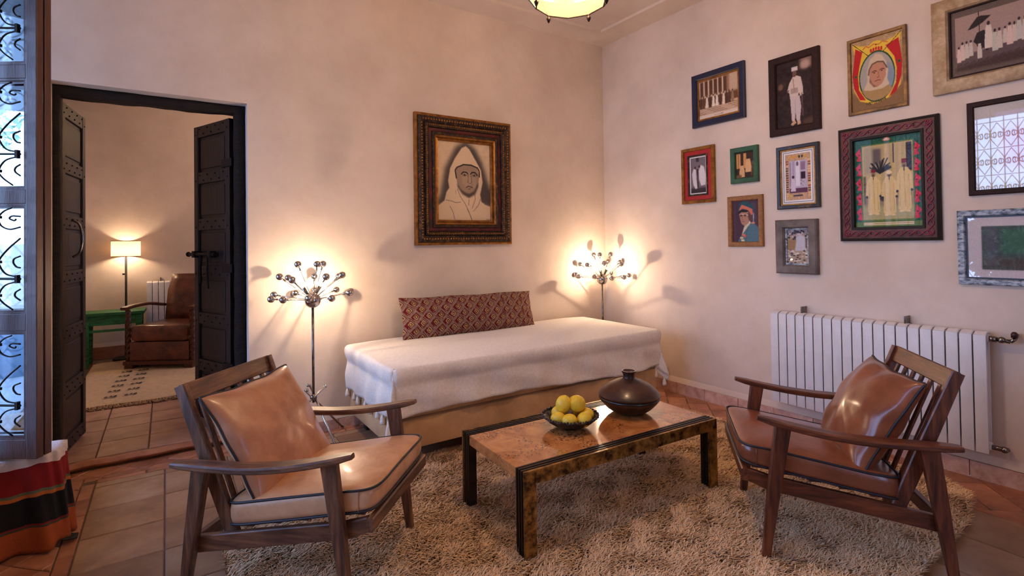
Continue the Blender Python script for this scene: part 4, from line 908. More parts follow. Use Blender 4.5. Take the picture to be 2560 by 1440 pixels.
# bowl with lemons, lidded pot
ZT = TH-.003
BC = Vector((1.755, 2.125, ZT))
bw = thing('fruit_bowl', 'dark scalloped metal bowl holding lemons on the coffee table', 'bowl', BC)
wob = lambda q, r: 1+(.035*math.cos(q*2*PI*14) if r > .10 else 0)
pf = [(0, .0), (.055, .0), (.060, .006), (.095, .020), (.125, .042), (.140, .056), (.146, .060), (.143, .064), (.134, .058), (.118, .046), (.09, .028), (.05, .014), (0, .012)]
obj('bowl_body', MB().lathe(pf, n=112, wob=wob), M['bowl'], bw, True)
rimb = MB()
for k in range(56):
    a_ = 2*PI*k/56; rimb.sphere((.144*math.cos(a_), .144*math.sin(a_), .064+.003*(k % 2)), .0065, 6)
o = obj('beaded_rim', rimb, M['bowl'], bw, True); o['kind'] = 'stuff'
def lemon(i, p, r, rot, lab):
    t = thing('lemon', lab, 'lemon', (BC.x+p[0], BC.y+p[1], BC.z+p[2]), 0, 'lemons in the metal bowl'); t.rotation_euler = rot
    pr = []; n_ = 18
    for k in range(n_+1):
        a_ = PI*k/n_; z = -math.cos(a_)*1.16; rad = math.sin(a_)**.92
        if k >= n_-2: z += .05*(k-n_+2)
        pr.append((rad*r, z*r))
    obj('peel', MB().lathe(pr, n=20), M['lemon'], t, True)
    obj('stem_end', MB().lathe([(0, -1.17*r), (.12*r, -1.17*r), (.13*r, -1.10*r), (0, -1.08*r)], n=10), M['lemon_tip'], t, True, label='greenish stem end')
LEM = [((-.085, -.005, .060), .034, (1.3, .2, .5), 'leftmost lemon low in the metal bowl'), ((-.055, -.060, .058), .034, (1.5, .4, 1.2), 'lemon at the front left of the bowl with a pale spot'),
       ((.022, -.085, .056), .037, (1.45, 0, 1.9), 'front centre lemon with its nipple turned right'), ((.082, -.040, .058), .035, (1.4, .3, -.6), 'lemon at the front right of the bowl'),
       ((.092, .030, .060), .034, (.4, .3, 0), 'rightmost lemon at the back of the bowl'), ((-.02, .07, .060), .036, (1.2, 0, .3), 'lemon at the back of the bowl mostly hidden'),
       ((-.030, .018, .118), .040, (.25, .15, 0), 'upper left lemon standing upright on the heap'), ((.036, -.012, .116), .044, (1.25, .1, -1.3), 'largest lemon on top right of the heap')]
for i, (p, r, rot, lab) in enumerate(LEM): lemon(i, p, r, rot, lab)
PCn = (2.178, 2.115, ZT)
pt = thing('lidded_pot', 'round dark brown clay pot with domed lid on the coffee table', 'pot', PCn)
obj('pot_body', MB().lathe([(0, 0), (.075, 0), (.085, .004), (.125, .030), (.155, .062), (.166, .076), (.170, .084), (.168, .092), (.160, .094), (.158, .090), (0, .088)], n=56), M['pot_dark'], pt, True)
obj('lid', MB().lathe([(.160, .094), (.169, .096), (.172, .104), (.166, .112), (.150, .130), (.118, .156), (.078, .176), (.045, .188), (.034, .194), (.032, .205), (.034, .216), (.041, .228), (.041, .233), (.034, .233), (.026, .222), (.024, .205), (0, .2)], n=56), M['pot'], pt, 50)

# ================================================================== DAYBED
BX0, BX1, BY0, BY1, BZ = 1.125, 3.40, 2.975, 3.925, .60
bed = thing('daybed', 'low tan suede daybed against the back wall between two floor lamps', 'bed', ((BX0+BX1)/2, (BY0+BY1)/2, 0))
hx, hy = (BX1-BX0)/2, (BY1-BY0)/2
obj('base', MB().box(-hx, hx, -hy, hy, .115, .30, .03), M['suede'], bed, 40)
obj('mattress', MB().box(-hx+.004, hx-.004, -hy+.004, hy-.004, .295, BZ, .055), M['suede'], bed, True)
for sx_ in (-1, 1):
    for sy_ in (-1, 1): obj('leg', MB().box(sx_*(hx-.12)-.03, sx_*(hx-.12)+.03, sy_*(hy-.10)-.03, sy_*(hy-.10)+.03, 0, .12), M['dark'], bed)
def blanket():
    da, db, dr_ = .36, .345, .34       # overhang left, front, right
    bl, br = BX0-.008, BX1+.008; bf = BY0-.008; bb = BY1-.03; R = .10
    na, nb = 170, 84
    A = np.linspace(bl-da, br+dr_, na); B = np.linspace(bf-db, bb, nb)
    vs = []
    for b in B:
        for a in A:
            ea = (bl-a) if a < bl else ((a-br) if a > br else 0); sa = -1 if a < bl else 1
            eb = (bf-b) if b < bf else 0
            px, py = min(max(a, bl), br), max(b, bf)
            # wavy lower edge of the front drop
            L = math.hypot(ea, eb); z = BZ+.012
            if L > 0:
                # quarter-round then straight drop
                arc = R*PI/2
                if L < arc: th_ = L/R; out = R*math.sin(th_); drop = R*(1-math.cos(th_))
                else: out = R; drop = R+(L-arc)
                out -= R*min(1, L/arc)
                dx, dy = sa*ea/L, -eb/L
                corner = min(ea, eb)/L*1.41
                fl = .015*drop/.35+corner*(.24 if sa < 0 else .04)*drop
                fold = .016*math.sin(a*17+1.0)*math.sin(a*7.3)+.010*math.sin(b*26+a*9)
                if corner > .05: ang = math.atan2(eb, ea); fold += .055*math.sin(ang*8+.6)*corner
                fl += fold*min(1, drop/.2)
                inw = .030*max(0, corner)**.8
                px += dx*(out+fl+.002-inw); py += dy*(out+fl+.002-inw)
                z -= drop*(1-.03*corner)
                # raised hem towards the right front corner and at the left end
                k = min(1, drop/.33)
                if eb > 0 and ea == 0: z += k*(.028*math.sin((a-bl)*2.2)+.030*max(0, (a-2.9)/.5))
                if py > BY1+.02: py = BY1+.02
            else:
                m_ = min(a-bl, br-a, b-bf, .3)/.3
                z += .012*math.sin(m_*PI/2)+.004*noise.noise(Vector((a*3, b*3, 0)))-.008*max(0, (1.9-abs(a-2.2)))*.0
                inner = min(a-bl, br-a, b-bf)
                if inner < R: z -= 0
            vs.append((px, py, z))
    fs = [(j*na+i, j*na+i+1, (j+1)*na+i+1, (j+1)*na+i) for j in range(nb-1) for i in range(na-1)]
    o = obj('blanket', MB().add(vs, fs), M['blanket'], None, True)
    tag(o, 'cream wool blanket with tasselled ends spread over the daybed', 'blanket')
    sm = o.modifiers.new('thick', 'SOLIDIFY'); sm.thickness = .007; sm.offset = 1
    # tassels along the left and right hems
    tas = MB().sphere((0, 0, 0), .008, 8).lathe([(.0, -.004), (.007, -.006), (.012, -.020), (.017, -.045), (.015, -.062), (.010, -.060), (0, -.058)], n=14)
    first = None
    for col in (0, na-1):
        for j in range(2, nb, 8):
            p = Vector(vs[j*na+col])
            if first is None: first = obj('tassel', tas, M['blanket'], o, True); first.location = p
            else: link('tassel', first, o, p)
            first.rotation_euler = (0, .2, 0)
blanket()

# kilim bolster cushion
def pillow_grid(W, H, Tn, nu, nv, pinch=.07, pw_=.42, ears=.0, wr=.0, seed=0):
    u = np.linspace(-1, 1, nu); v = np.linspace(-1, 1, nv); U, V = np.meshgrid(u, v)
    x = W/2*U*(1-pinch*(1-V**2)*np.abs(U)); z = H/2*V*(1-pinch*(1-U**2)*np.abs(V))
    e = np.clip((1-U**2)*(1-V**2), 0, 1)**pw_
    y = Tn/2*e
    if wr:
        rr_ = np.random.default_rng(seed); ph1 = rr_.uniform(0, 6, 8)
        ang = np.arctan2(V, U); rad = np.sqrt(U**2+V**2)
        y = y*(1+wr*.5*np.sin(ang*7+ph1[0]+2*rad)*np.clip(rad, 0, 1)**2)+wr*.05*np.sin(U*9+ph1[1]+V*3)*e*Tn
        x = x+wr*.012*np.sin(V*9+ph1[2])*np.abs(U)**6; z = z+wr*.012*np.sin(U*8+ph1[3])*np.abs(V)**6
    return x, y, z
def make_pillow(name, label, cat, W, H, Tn, matl, pip, M4, im=None, wr=.0, seed=0, pinch=.07, nu=64, nv=56, back=None, pw_=.42):
    t = thing(name, label, cat); t.matrix_world = M4
    if im is not None: nu, nv = im.w, im.h
    x, y, z = pillow_grid(W, H, Tn, nu, nv, pinch, pw_, 0, wr, seed)
    co = np.stack([x, -y, z], -1)[::-1]      # row 0 is the top
    if im is not None:
        im.mesh('front_cover', 0, 0, matl, t, surf=co)
    else:
        mb = MB(); mb.add(co.reshape(-1, 3).tolist(), [(j*nu+i, (j+1)*nu+i, (j+1)*nu+i+1, j*nu+i+1) for j in range(nv-1) for i in range(nu-1)]); obj('front_cover', mb, matl, t, True, fixn=False)
    cb = co.copy(); cb[..., 1] *= -.8; step = 2
    cb = cb[::step, ::step] if (nu % 2 and nv % 2) else cb
    h2, w2 = cb.shape[:2]
    mb = MB(); mb.add(cb.reshape(-1, 3).tolist(), [(j*w2+i, j*w2+i+1, (j+1)*w2+i+1, (j+1)*w2+i) for j in range(h2-1) for i in range(w2-1)]); obj('back_cover', mb, back or matl, t, True, fixn=False)
    if pip:
        edge = [tuple(co[0, i]) for i in range(0, nu, 2)]+[tuple(co[j, nu-1]) for j in range(0, nv, 2)]+[tuple(co[nv-1, i]) for i in range(nu-1, 0, -2)]+[tuple(co[j, 0]) for j in range(nv-1, 0, -2)]
        obj('piping', MB().tube(edge, pip, 6, closed=True), M['piping'], t, True, label='dark cord piping')
    return t
def basis(o, xax, zax):
    x = Vector(xax).normalized(); z = Vector(zax); z = (z-x*z.dot(x)).normalized(); y = z.cross(x)
    m_ = Matrix((x, y, z)).transposed().to_4x4(); m_.translation = o; return m_
# woven pattern: meander with hooked diamonds
im = Img(281, 73, (96, 20, 26))
X = im.X*14.6; Yv = im.Y*3.7
px_, py_ = (X+Yv), (X-Yv)
cxr, cyr = np.floor(px_*.82), np.floor(py_*.82)
fx = px_*.82-cxr-.5; fy = py_*.82-cyr-.5
dd = np.maximum(np.abs(fx), np.abs(fy))
im.put((dd > .44), (138, 118, 104)); im.put((dd > .33) & (dd < .40) & (fx+fy > -.35), (132, 112, 98)); im.put(dd < .23, (168, 144, 116)); im.put(dd < .16, (70, 20, 26)); im.put(dd < .08, (180, 150, 70))
im.put((((cxr+cyr) % 2) == 0) & (np.abs(fy) > .42) & (fx < .2), (92, 22, 28)); im.grain(9)
make_pillow('bolster_cushion', 'long dark red kilim cushion with diamond pattern leaning on the wall above the daybed', 'cushion', 1.235, .325, .17, M['woven'], 0, basis((2.10, 3.795, .775), (1, 0, -.012), (.03, .30, 1)), im=im, pinch=.03, pw_=.5, wr=.25, seed=3)

# ================================================================== LOUNGE CHAIRS
def bend(y):       # seat plane of the cushion underside, local y towards the front
    return .302+.098*((y+.19)/.59)
def make_chair(name, label, loc, rz, wood, leather, dark_side):
    t = thing(name, label, 'armchair', loc, rz); WX, WY, WZ = M[wood+'_x'], M[wood+'_y'], M[wood+'_z']
    zar, zaf = .538, .602
    def za(y): q = (y+.366)/.712; return .540+.004*q+.062*max(0, (q-.35)/.65)**1.8
    for s in (-1, 1):
        arm = [(s*(.318+.008*math.sin(PI*(k/14))), -.366+.712*k/14, za(-.366+.712*k/14)) for k in range(15)]
        sz = [(.050+.020*math.sin(PI*min(1, (k/14)*1.05))**.8 if k not in (0, 14) else (.044 if k == 0 else .030), .024 if 0 < k < 14 else .018) for k in range(15)]
        obj('armrest', MB().loft(arm, sz, ch=.5), WY, t, 40)
        obj('leg', MB().loft([(s*.302, .323, 0), (s*.300, .285, .30), (s*.298, .245, za(.245)-.008)], [(.028, .030), (.034, .050), (.034, .062)], up=(0, 1, 0), ch=.3), WZ, t, 40)
        obj('leg', MB().loft([(s*.302, -.345, 0), (s*.300, -.305, .28), (s*.298, -.268, za(-.27)-.008)], [(.028, .030), (.034, .052), (.034, .066)], up=(0, 1, 0), ch=.3), WZ, t, 40)
        obj('side_rail', MB().loft([(s*.272, -.335, .222), (s*.272, 0, .275), (s*.272, .30, .322), (s*.270, .385, .350)], [(.026, .062), (.026, .062), (.026, .060), (.026, .050)], ch=.25), WY, t, 40)
        obj('back_post', MB().loft([(s*.246, -.165, .235), (s*.252, -.265, .50), (s*.262, -.385, .815)], [(.030, .052), (.030, .056), (.026, .046)], up=(0, 1, 0), ch=.3), WZ, t, 40)
    obj('front_rail', MB().loft([(-.285, .392, .350), (.285, .392, .350)], (.026, .052), ch=.4), WX, t, 40)
    obj('rear_rail', MB().loft([(-.262, -.325, .222), (.262, -.325, .222)], (.028, .055), ch=.3), WX, t, 40)
    obj('top_rail', MB().loft([(-.262, -.375, .782), (.262, -.375, .782)], (.024, .075), up=(0, -.35, 1), ch=.3), WX, t, 40)
    obj('lower_back_rail', MB().loft([(-.250, -.195, .315), (.250, -.195, .315)], (.022, .045), up=(0, -.35, 1), ch=.3), WX, t, 40)
    for k in range(6):
        x = -.19+.076*k; obj('back_slat', MB().loft([(x, -.200, .33), (x, -.275, .53), (x, -.366, .76)], (.022, .012), up=(0, 1, .35), ch=.3), WZ, t, 40)
    for k in range(5):
        y = -.10+.11*k; obj('seat_slat', MB().loft([(-.262, y, bend(y)-.012), (.262, y, bend(y)-.012)], (.045, .010), ch=.3), WX, t, 40)
    # seat cushion
    n_ = 72; hw, hd, tt = .278, .300, .086; rings = []; cy = .105
    lv = [(.02, -.5), (.5, -.5), (.9, -.5), (.97, -.49), (1.0, -.44), (1.012, -.2), (1.012, .15), (1.0, .42), (.975, .50), (.9, .56), (.7, .66), (.45, .74), (.2, .78), (.02, .79)]
    def outl(sc, q):
        a_ = 2*PI*q/n_; c, s_ = math.cos(a_), math.sin(a_); e = .22
        return hw*sc*math.copysign(abs(c)**e, c), hd*sc*math.copysign(abs(s_)**e, s_)
    def cush(x, y, h):
        Y = cy+y; zb = bend(Y)-.004
        front = max(0, (Y-.30)/.1)
        return (x, Y-.012*front*0, zb+(h+.5)*tt*(1-.08*front)+.004*noise.noise(Vector((x*9, Y*9, h*2+rz)))*(1 if abs(h) > .3 else 1.6))
    for sc, h in lv: rings.append([cush(*outl(sc, q), h) for q in range(n_)])
    sc_ = MB(); sc_.rings(rings); co_ = obj('seat_cushion', sc_, M[leather], t, True)
    for h in (.46, -.47):
        obj('piping', MB().tube([Vector(cush(*outl(1.008, q), h)) for q in range(n_)], .0048, 6, closed=True), M['piping'], co_, True, label='dark cord piping')
    sm = MB()
    for (a0, b0) in ((hw*1.013, hd*1.0), (-hw*1.013, hd*1.0)): sm.tube([Vector(cush(a0*.99, b0*.80, h)) for h in (-.45, -.2, .1, .42)], .002, 5)
    obj('seam', sm, M[dark_side], co_, True)
    return t
LC = ((.506, 2.32, 0.006), math.radians(-132.86)); RC = ((2.517, 1.215, .006), math.radians(40.93))
make_chair('lounge_chair', 'wooden lounge chair with pale tan leather seat at front left', LC[0], LC[1], 'wood_mid', 'leather_tan', 'leather_tan2')
make_chair('lounge_chair', 'dark wooden lounge chair with brown leather seat in front of the radiator', RC[0], RC[1], 'wood_red', 'leather_brown', 'leather_brown')
def chair_pillow(CH, name, label, leather, back, Tn, seed, off=(0, 0, 0), W=.53, H=.475, roll=0):
    Mc = Matrix.Translation(CH[0]) @ Matrix.Rotation(CH[1], 4, 'Z')
    # faces +y locally: pillow front (-Y of its own frame) must look to the chair's front
    top = Vector((0, -.300, .755)); bot = Vector((0, -.078, .375)); c = (top+bot)/2+Vector(off)
    L = basis(c, (-1, 0, roll), top-bot)
    return make_pillow(name, label, 'cushion', W, H, Tn, M[leather], .0052, Mc @ L, wr=.22, seed=seed, pinch=.07, back=M[back])
chair_pillow(LC, 'leather_cushion', 'large tan leather cushion with dark piping on the front left chair', 'leather_tan2', 'leather_tan', .17, 5, (0, .02, .0), W=.55, H=.485)
chair_pillow(RC, 'leather_cushion', 'shiny brown leather cushion with dark piping on the chair by the radiator', 'leather_brown', 'leather_brown', .21, 9, (.0, .03, -.004), W=.53, H=.475)

# ================================================================== SPUTNIK FLOOR LAMPS
ball_m = MB().sphere((0, 0, .006), .0235, 18)
def sputnik(label, loc, rz, lit):
    t = thing('floor_lamp', label, 'lamp', loc, rz)
    zc = .985
    obj('pole', MB().tube([(0, 0, .30), (0, 0, .94)], .0085, 12), M['chrome_dark'], t, True)
    obj('hub', MB().sphere((0, 0, .335), .024, 12), M['chrome_dark'], t, True)
    for k in range(3):
        a = 2*PI*k/3+math.radians(44)-rz
        d = Vector((math.cos(a), math.sin(a), 0)); p1 = d*.36+Vector((0, 0, .012)); dirn = (p1-Vector((0, 0, .335))).normalized(); p0 = Vector((0, 0, .335))-dirn*.10+Vector((0, 0, 0))
        lg = MB().tube([p0+Vector((-d.y*.012, d.x*.012, 0)), p1], .0075, 10).sphere(p0, .013, 10).sphere(p1, .012, 8); obj('leg', lg, M['chrome'], t, True)
    obj('sphere', MB().sphere((0, 0, zc), .053, 28), M['chrome'], t, True)
    R = .255; R_ = random.Random(5)
    arms = [(8, 10, 0), (37, 7, .35), (66, 3, .6)]
    first = None
    for el, n_, ph in arms:
        for k in range(n_):
            a = 2*PI*k/n_+ph+R_.uniform(-.08, .08); e = math.radians(el+R_.uniform(-3, 3)); d = Vector((math.cos(a)*math.cos(e), math.sin(a)*math.cos(e), math.sin(e)))
            c = Vector((0, 0, zc))
            st = obj('stem', MB().tube([c+d*.050, c+d*(R-.022)], .0022, 6).tube([c+d*(R-.045), c+d*(R-.020)], .006, 8), M['chrome'], t, True)
            b_ = obj('mirrored_globe', ball_m, M['chrome'], t, True) if first is None else link('mirrored_globe', first, t)
            if first is None: first = b_
            b_.location = c+d*R; b_.rotation_euler = d.to_track_quat('Z', 'Y').to_euler()
    for k in range(2):
        a = 2*PI*k/2.4+lit; e = math.radians(55); d = Vector((math.cos(a)*math.cos(e), math.sin(a)*math.cos(e), math.sin(e))); c = Vector((0, 0, zc))
        so = obj('socket', MB().tube([c+d*.048, c+d*.058, c+d*.105], [.008, .009, .013], 12), M['chrome_dark'], t, True)
        bo = obj('clear_bulb', MB().sphere((0, 0, 0), .017, 14, (1, 1, 1.25)), M['glass'], so, True); bo.location = c+d*.124; bo.rotation_euler = d.to_track_quat('Z', 'Y').to_euler()
        bo = obj('glowing_filament', MB().sphere((0, 0, 0), .0075, 8, (1, 1, 1.4)), M['bulb' if k == 0 else 'bulb_soft'], so, True, label='glowing filament'); bo.location = c+d*.124; bo.rotation_euler = d.to_track_quat('Z', 'Y').to_euler()
    return t
sputnik('chrome sputnik floor lamp with mirrored globes, left of the daybed', (.822, 3.685, 0), 0, .5)
sputnik('chrome sputnik floor lamp with mirrored globes, in the corner right of the daybed', (3.56, 3.79, 0), 1.1, 2.6)
# small light inside each lamp comes only from its lit bulbs

# ================================================================== PENDANT LANTERN
def lantern(PL, label, bm='bulb3'):
    ln = thing('pendant_lantern', label, 'lamp', PL)
    nL = 10
    lev = [(.165, 0), (.235, .10), (.245, .34), (.12, .50), (.05, .56)]
    def ring(r, z, n=nL): return [Vector((r*math.cos(2*PI*(k+.5)/n), r*math.sin(2*PI*(k+.5)/n), z)) for k in range(n)]
    RG = [ring(*l) for l in lev]
    obj('bottom_pane', MB().add(RG[0], [tuple(range(nL))]), M['lantern_glass'], ln)
    for i in range(3):
        for k in range(nL):
            j = (k+1) % nL; obj('pane', MB().add([RG[i][k], RG[i][j], RG[i+1][j], RG[i+1][k]], [(0, 1, 2, 3)]), M['lantern_glass'], ln)
    fm = MB()
    for i in range(4):
        for k in range(nL):
            j = (k+1) % nL
            if i < 4: fm.tube([RG[i][k], RG[i][j]], .0035, 6)
            fm.tube([RG[i][k], RG[i+1][k]], .0042, 6)
    obj('metal_ribs', fm, M['lantern_metal'], ln)
    fi = MB().lathe([(0, 0), (.004, -.002), (.004, -.008), (.011, -.014), (.009, -.022), (.003, -.034), (0, -.036)], n=10); f1 = None
    for k in range(0, nL, 2):
        if f1 is None: f1 = obj('finial', fi, M['lantern_metal'], ln, True); f1.location = RG[0][k]
        else: link('finial', f1, ln, RG[0][k])
    obj('crown_cap', MB().lathe([(.05, .56), (.06, .57), (.03, .60), (.012, .62), (0, .62)], n=20), M['lantern_metal'], ln, 40)
    ch = MB()
    for k in range(int((ZC-PL.z-.62)/.03)):
        z = .62+.015+.03*k; ps = [Vector((.008*math.cos(a), 0, z+.017*math.sin(a))) if k % 2 else Vector((0, .008*math.cos(a), z+.017*math.sin(a))) for a in np.linspace(0, 2*PI, 9)[:-1]]
        ch.tube(ps, .0022, 5, closed=True)
    obj('chain', ch, M['lantern_metal'], ln, True)
    obj('ceiling_rose', MB().lathe([(0, 0), (.05, 0), (.045, -.02), (.012, -.035), (0, -.035)], (0, 0, ZC-PL.z), 24), M['lantern_metal'], ln, 40)
    for k in range(3):
        a = 2*PI*k/3; bo = obj('lit_bulb', MB().sphere((.06*math.cos(a), .06*math.sin(a), .22), .020, 12, (1, 1, 1.3)), M[bm], ln, True, label='glowing bulb inside the lantern')
lantern(Vector((1.555, 1.835, 2.452)), 'faceted glass and dark metal lantern hanging from the ceiling at the top edge')
lantern(Vector((1.75, -.35, 2.452)), 'added faceted lantern behind the viewpoint, unseen, giving warm fill light', 'bulb_fill')  # added out of view as warm fill for the main room
lantern(Vector((1.6, 6.3, 2.452)), 'added faceted lantern out of view, filling the room beyond the door with light', 'bulb_fill_far')  # unseen lantern added to brighten the second room

# ================================================================== SECOND ROOM
def at2(x, y, z=0): return (x, y, Z2+z)
# rug
r2 = MB(); nx, ny = 60, 44; RX0, RX1, RY0, RY1 = -.68, 1.5, 5.36, 7.45
def r2p(i, j):
    u, v = i/nx, j/ny; x = RX0+(RX1-RX0)*u; y0_ = RY0+.10*u+.02*math.sin(u*17); y = y0_+(RY1-y0_)*v
    return (x, y, Z2+.022+.006*noise.noise(Vector((x*8, y*8, 0))) if 0 < i < nx and 0 < j < ny else Z2+.004)
r2.add([r2p(i, j) for j in range(ny+1) for i in range(nx+1)], [(j*(nx+1)+i, j*(nx+1)+i+1, (j+1)*(nx+1)+i+1, (j+1)*(nx+1)+i) for j in range(ny) for i in range(nx)])
rg = obj('rug', r2, M['rug2'], None, True); tag(rg, 'cream wool rug with small black motifs in the room beyond the door', 'rug')
fg = MB()
for k in range(190):
    x = RX0+(RX1-RX0)*k/190; u = k/190; y = RY0+.10*u+.02*math.sin(u*17); a = Vector((x, y, Z2+.018)); fg.tube(crom([a, a+Vector((random.uniform(-.02, .02), -.03, -.006)), a+Vector((random.uniform(-.03, .03), -.06, -.014))], 3), .006, 4)
o = obj('fringe', fg, M['fringe'], rg, True); o['kind'] = 'stuff'
# motif column: little birds
for row in range(7):
    y = 5.62+row*.21; mk = MB()
    for cx in (-.40, -.26):
        x = cx+.012*row
        for q in range(3):
            s_ = .018
            mk.add([(x-.04+q*.03, y-s_+.02*(q % 2), Z2+.031), (x-.015+q*.03, y-s_*.4, Z2+.031), (x-.02+q*.03, y+s_+.01*q, Z2+.031), (x-.045+q*.03, y+s_*.6, Z2+.031)], [(0, 1, 2, 3)])
            mk.add([(x-.045+q*.035, y+.028, Z2+.031), (x-.03+q*.035, y+.022, Z2+.031), (x-.02+q*.035, y+.045, Z2+.031)], [(0, 1, 2)])
    mo_ = obj('woven_motif', mk, M['rug_mark'], rg); mo_['kind'] = 'stuff'
# green table
gt = thing('side_table', 'distressed green wooden side table in the room beyond the door', 'table', (-.49, 7.44, Z2), math.radians(-2))
obj('tabletop', rough(MB().box(-.29, .29, -.19, .17, .555, .59, .008), .003, 14), M['green'], gt, 30)
obj('apron', MB().box(-.255, .255, -.165, -.145, .45, .556).box(-.255, .255, .125, .145, .45, .556).box(-.255, -.235, -.165, .145, .45, .556).box(.235, .255, -.165, .145, .45, .556), M['green'], gt)
obj('stretcher', MB().box(-.25, .25, -.162, -.142, .375, .40, .003), M['green'], gt)
for sx_ in (-1, 1):
    for sy_ in (-.145, .125): obj('leg', rough(MB().loft([(sx_*.235, sy_, 0), (sx_*.235, sy_, .3), (sx_*.235, sy_, .555)], [(.045, .045), (.05, .05), (.055, .055)], up=(0, 1, 0), ch=.2), .002, 14), M['green'], gt, 30)
# floor lamp with the linen drum
fl = thing('floor_lamp', 'floor lamp with a glowing linen drum shade in the room beyond the door', 'lamp', (-.395, 7.66, Z2))
obj('pole', MB().tube([(0, 0, .02), (0, 0, 1.20)], .012, 10), M['dark'], fl, True)
obj('base', MB().lathe([(0, 0), (.13, 0), (.13, .015), (.02, .025), (0, .025)], n=28), M['dark'], fl, 40)
sh = MB(); sh.rings([[(.142*math.cos(2*PI*k/40), .142*math.sin(2*PI*k/40), z) for k in range(40)] for z in (1.20, 1.38)], cap=False); o = obj('lamp_shade', sh, M['linen'], fl, True)
tmb = MB()
for z in (1.20, 1.38): tmb.tube([(.142*math.cos(2*PI*k/40), .142*math.sin(2*PI*k/40), z) for k in range(40)], .004, 5, closed=True)
obj('shade_trim', tmb, M['fringe'], o, True)
obj('lit_bulb', MB().sphere((0, 0, 1.27), .03, 12), M['bulb2'], fl, True, label='glowing bulb inside the shade'); obj('switch', MB().box(-.035, 0, -.006, .006, .98, 1.0), M['dark'], fl)
# old club armchair
ac = thing('club_armchair', 'worn brown leather armchair with twisted wooden arm posts beyond the door', 'armchair', (.11, 6.98, Z2), math.radians(-32))
LO = M['leather_old']; WR = M['wood_red']
obj('seat_base', MB().box(-.31, .31, -.33, .36, .10, .30, .012), LO, ac, 30)
obj('seat_cushion', MB().box(-.30, .30, -.345, .30, .30, .475, .05), LO, ac, True)
bk = MB(); bk.rings([[(x*(.27 if z < .9 else .24), y+(.25+.16*(z-.40)), z) for x, y in ((-1, -.06), (-.6, -.085), (0, -.09), (.6, -.085), (1, -.06), (1, .05), (0, .07), (-1, .05))] for z in (.40, .6, .8, .92, .985)]); obj('backrest', bk, LO, ac, True)
obj('plinth', MB().box(-.36, .36, -.36, .38, .062, .10, .006), WR, ac)
for sx_ in (-1, 1):
    for sy_ in (-.30, .32): obj('foot', MB().box(sx_*.31-.045, sx_*.31+.045, sy_-.045, sy_+.045, 0, .064, .004), WR, ac)
    arm = [(sx_*.345, -.36, .655), (sx_*.35, -.30, .662), (sx_*.35, -.15, .672), (sx_*.345, .05, .668), (sx_*.335, .28, .63)]
    obj('armrest', MB().loft(crom(arm, 4), (.072, .032), ch=.5), WR, ac, 40)
    tw = MB(); rs = []
    for k in range(72):
        z = .10+.54*k/71; tws = k*.42; rs.append([(sx_*.335+(.021+.007*math.cos(3*(2*PI*q/15-tws/1.6)))*math.cos(2*PI*q/15), -.31+(.021+.007*math.cos(3*(2*PI*q/15-tws/1.6)))*math.sin(2*PI*q/15), z) for q in range(15)])
    tw.rings(rs); obj('twisted_arm_post', tw, WR, ac, True)

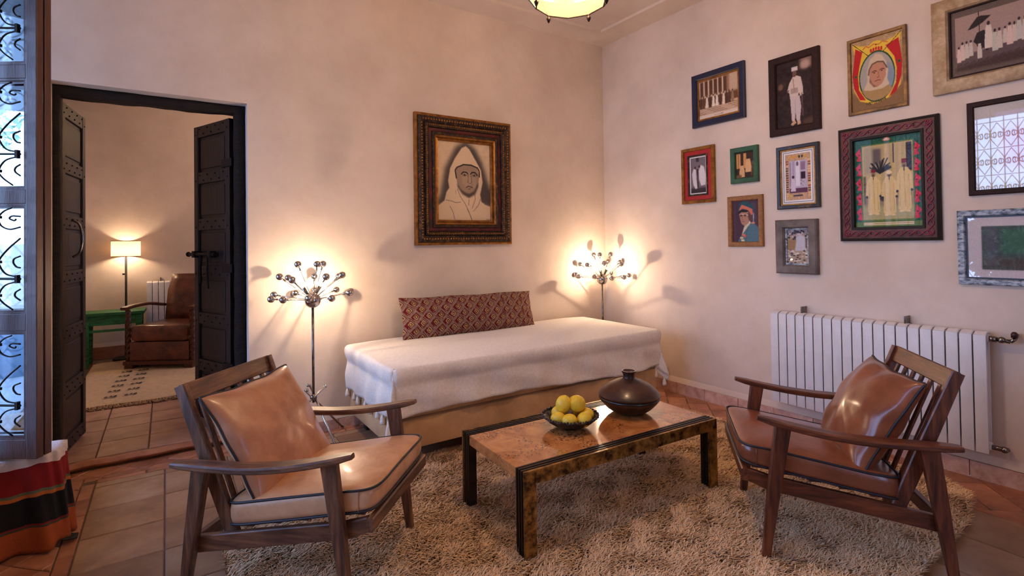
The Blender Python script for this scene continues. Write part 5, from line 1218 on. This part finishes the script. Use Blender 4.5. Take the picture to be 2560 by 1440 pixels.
# ================================================================== SHAG RUG
def shag():
    xs = np.array([p[0] for p in RUGP]); ysx = np.array([p[1] for p in RUGP])
    def inside(x, y):
        c = np.zeros(x.shape, bool); n = len(RUGP)
        for i in range(n):
            x0, y0 = RUGP[i]; x1, y1 = RUGP[(i+1) % n]
            if y0 == y1: continue
            c ^= ((y0 > y) != (y1 > y)) & (x < (x1-x0)*(y-y0)/(y1-y0)+x0)
        return c
    base = MB(); n = len(RUGP); base.add([(p[0], p[1], .012) for p in RUGP]+[(p[0], p[1], .001) for p in RUGP], [tuple(range(n))]+[(i, (i+1) % n, n+(i+1) % n, n+i) for i in range(n)])
    t = obj('shag_rug', base, M['rug_base']); tag(t, 'beige shag rug under the coffee table and lounge chairs', 'rug')
    N_ = 290000
    x = rng.uniform(.1, 3.65, N_); y = rng.uniform(.8, 3.15, N_)
    # jittered edge
    k = inside(x, y) & ((y > 1.0) | (x > 1.5)); x, y = x[k], y[k]; n = len(x)
    def fld(x, y, s, a, b): return np.sin(x*s+a+1.7*np.sin(y*s*.7+b))+np.sin(y*s*1.3+b+1.3*np.sin(x*s*.9+a))
    ang = .12*fld(x, y, 3.2, 1, 2)+.6*fld(x, y, 24, 3, .4)+rng.normal(0, 1.0, n)-1.2
    ln_ = .028+.014*rng.random(n)+.0015*fld(x, y, 6, 2, 5)/2
    lean = .55+.40*rng.random(n)
    dx, dy = np.cos(ang), np.sin(ang); w_ = .0031
    base_ = np.stack([x, y, np.full(n, .010)], 1); side = np.stack([-dy, dx, np.zeros(n)], 1)*w_
    h1 = ln_*.6; p1 = base_+np.stack([dx*ln_*.25*lean, dy*ln_*.25*lean, h1*.9], 1)
    p2 = base_+np.stack([dx*ln_*.95*lean, dy*ln_*.95*lean, h1*.9+ln_*.30*(1.1-lean*.5)], 1)
    V = np.stack([base_-side, base_+side, p1+side, p1-side, p2], 1).reshape(-1, 3)
    o = np.arange(n)*5
    quads = np.stack([o, o+1, o+2, o+3], 1); tris = np.stack([o+3, o+2, o+4], 1)
    me = bpy.data.meshes.new('rug_pile'); me.vertices.add(len(V)); me.vertices.foreach_set('co', V.reshape(-1).astype(np.float32))
    li = np.concatenate([quads.reshape(-1), tris.reshape(-1)]).astype(np.int32); me.loops.add(len(li)); me.loops.foreach_set('vertex_index', li)
    me.polygons.add(2*n); me.polygons.foreach_set('loop_start', np.concatenate([np.arange(n)*4, 4*n+np.arange(n)*3]).astype(np.int32)); me.update(calc_edges=True)
    ca = me.color_attributes.new('pile', 'FLOAT_COLOR', 'POINT'); c = np.zeros((n, 5, 4), np.float32)
    tone = rng.uniform(.86, 1.1, n)*(1+.02*fld(x, y, 5, 4, 1))
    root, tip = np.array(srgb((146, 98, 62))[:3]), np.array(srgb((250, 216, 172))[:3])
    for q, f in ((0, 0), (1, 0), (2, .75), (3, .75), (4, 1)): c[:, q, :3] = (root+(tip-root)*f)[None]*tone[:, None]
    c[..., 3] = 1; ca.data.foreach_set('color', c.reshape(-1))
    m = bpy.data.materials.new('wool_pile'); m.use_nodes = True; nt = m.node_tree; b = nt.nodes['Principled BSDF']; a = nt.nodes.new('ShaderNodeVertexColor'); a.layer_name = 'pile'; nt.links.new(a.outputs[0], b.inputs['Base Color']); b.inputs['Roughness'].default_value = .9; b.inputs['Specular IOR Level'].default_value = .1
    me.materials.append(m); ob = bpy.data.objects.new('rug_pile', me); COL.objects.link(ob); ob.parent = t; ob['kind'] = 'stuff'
shag()
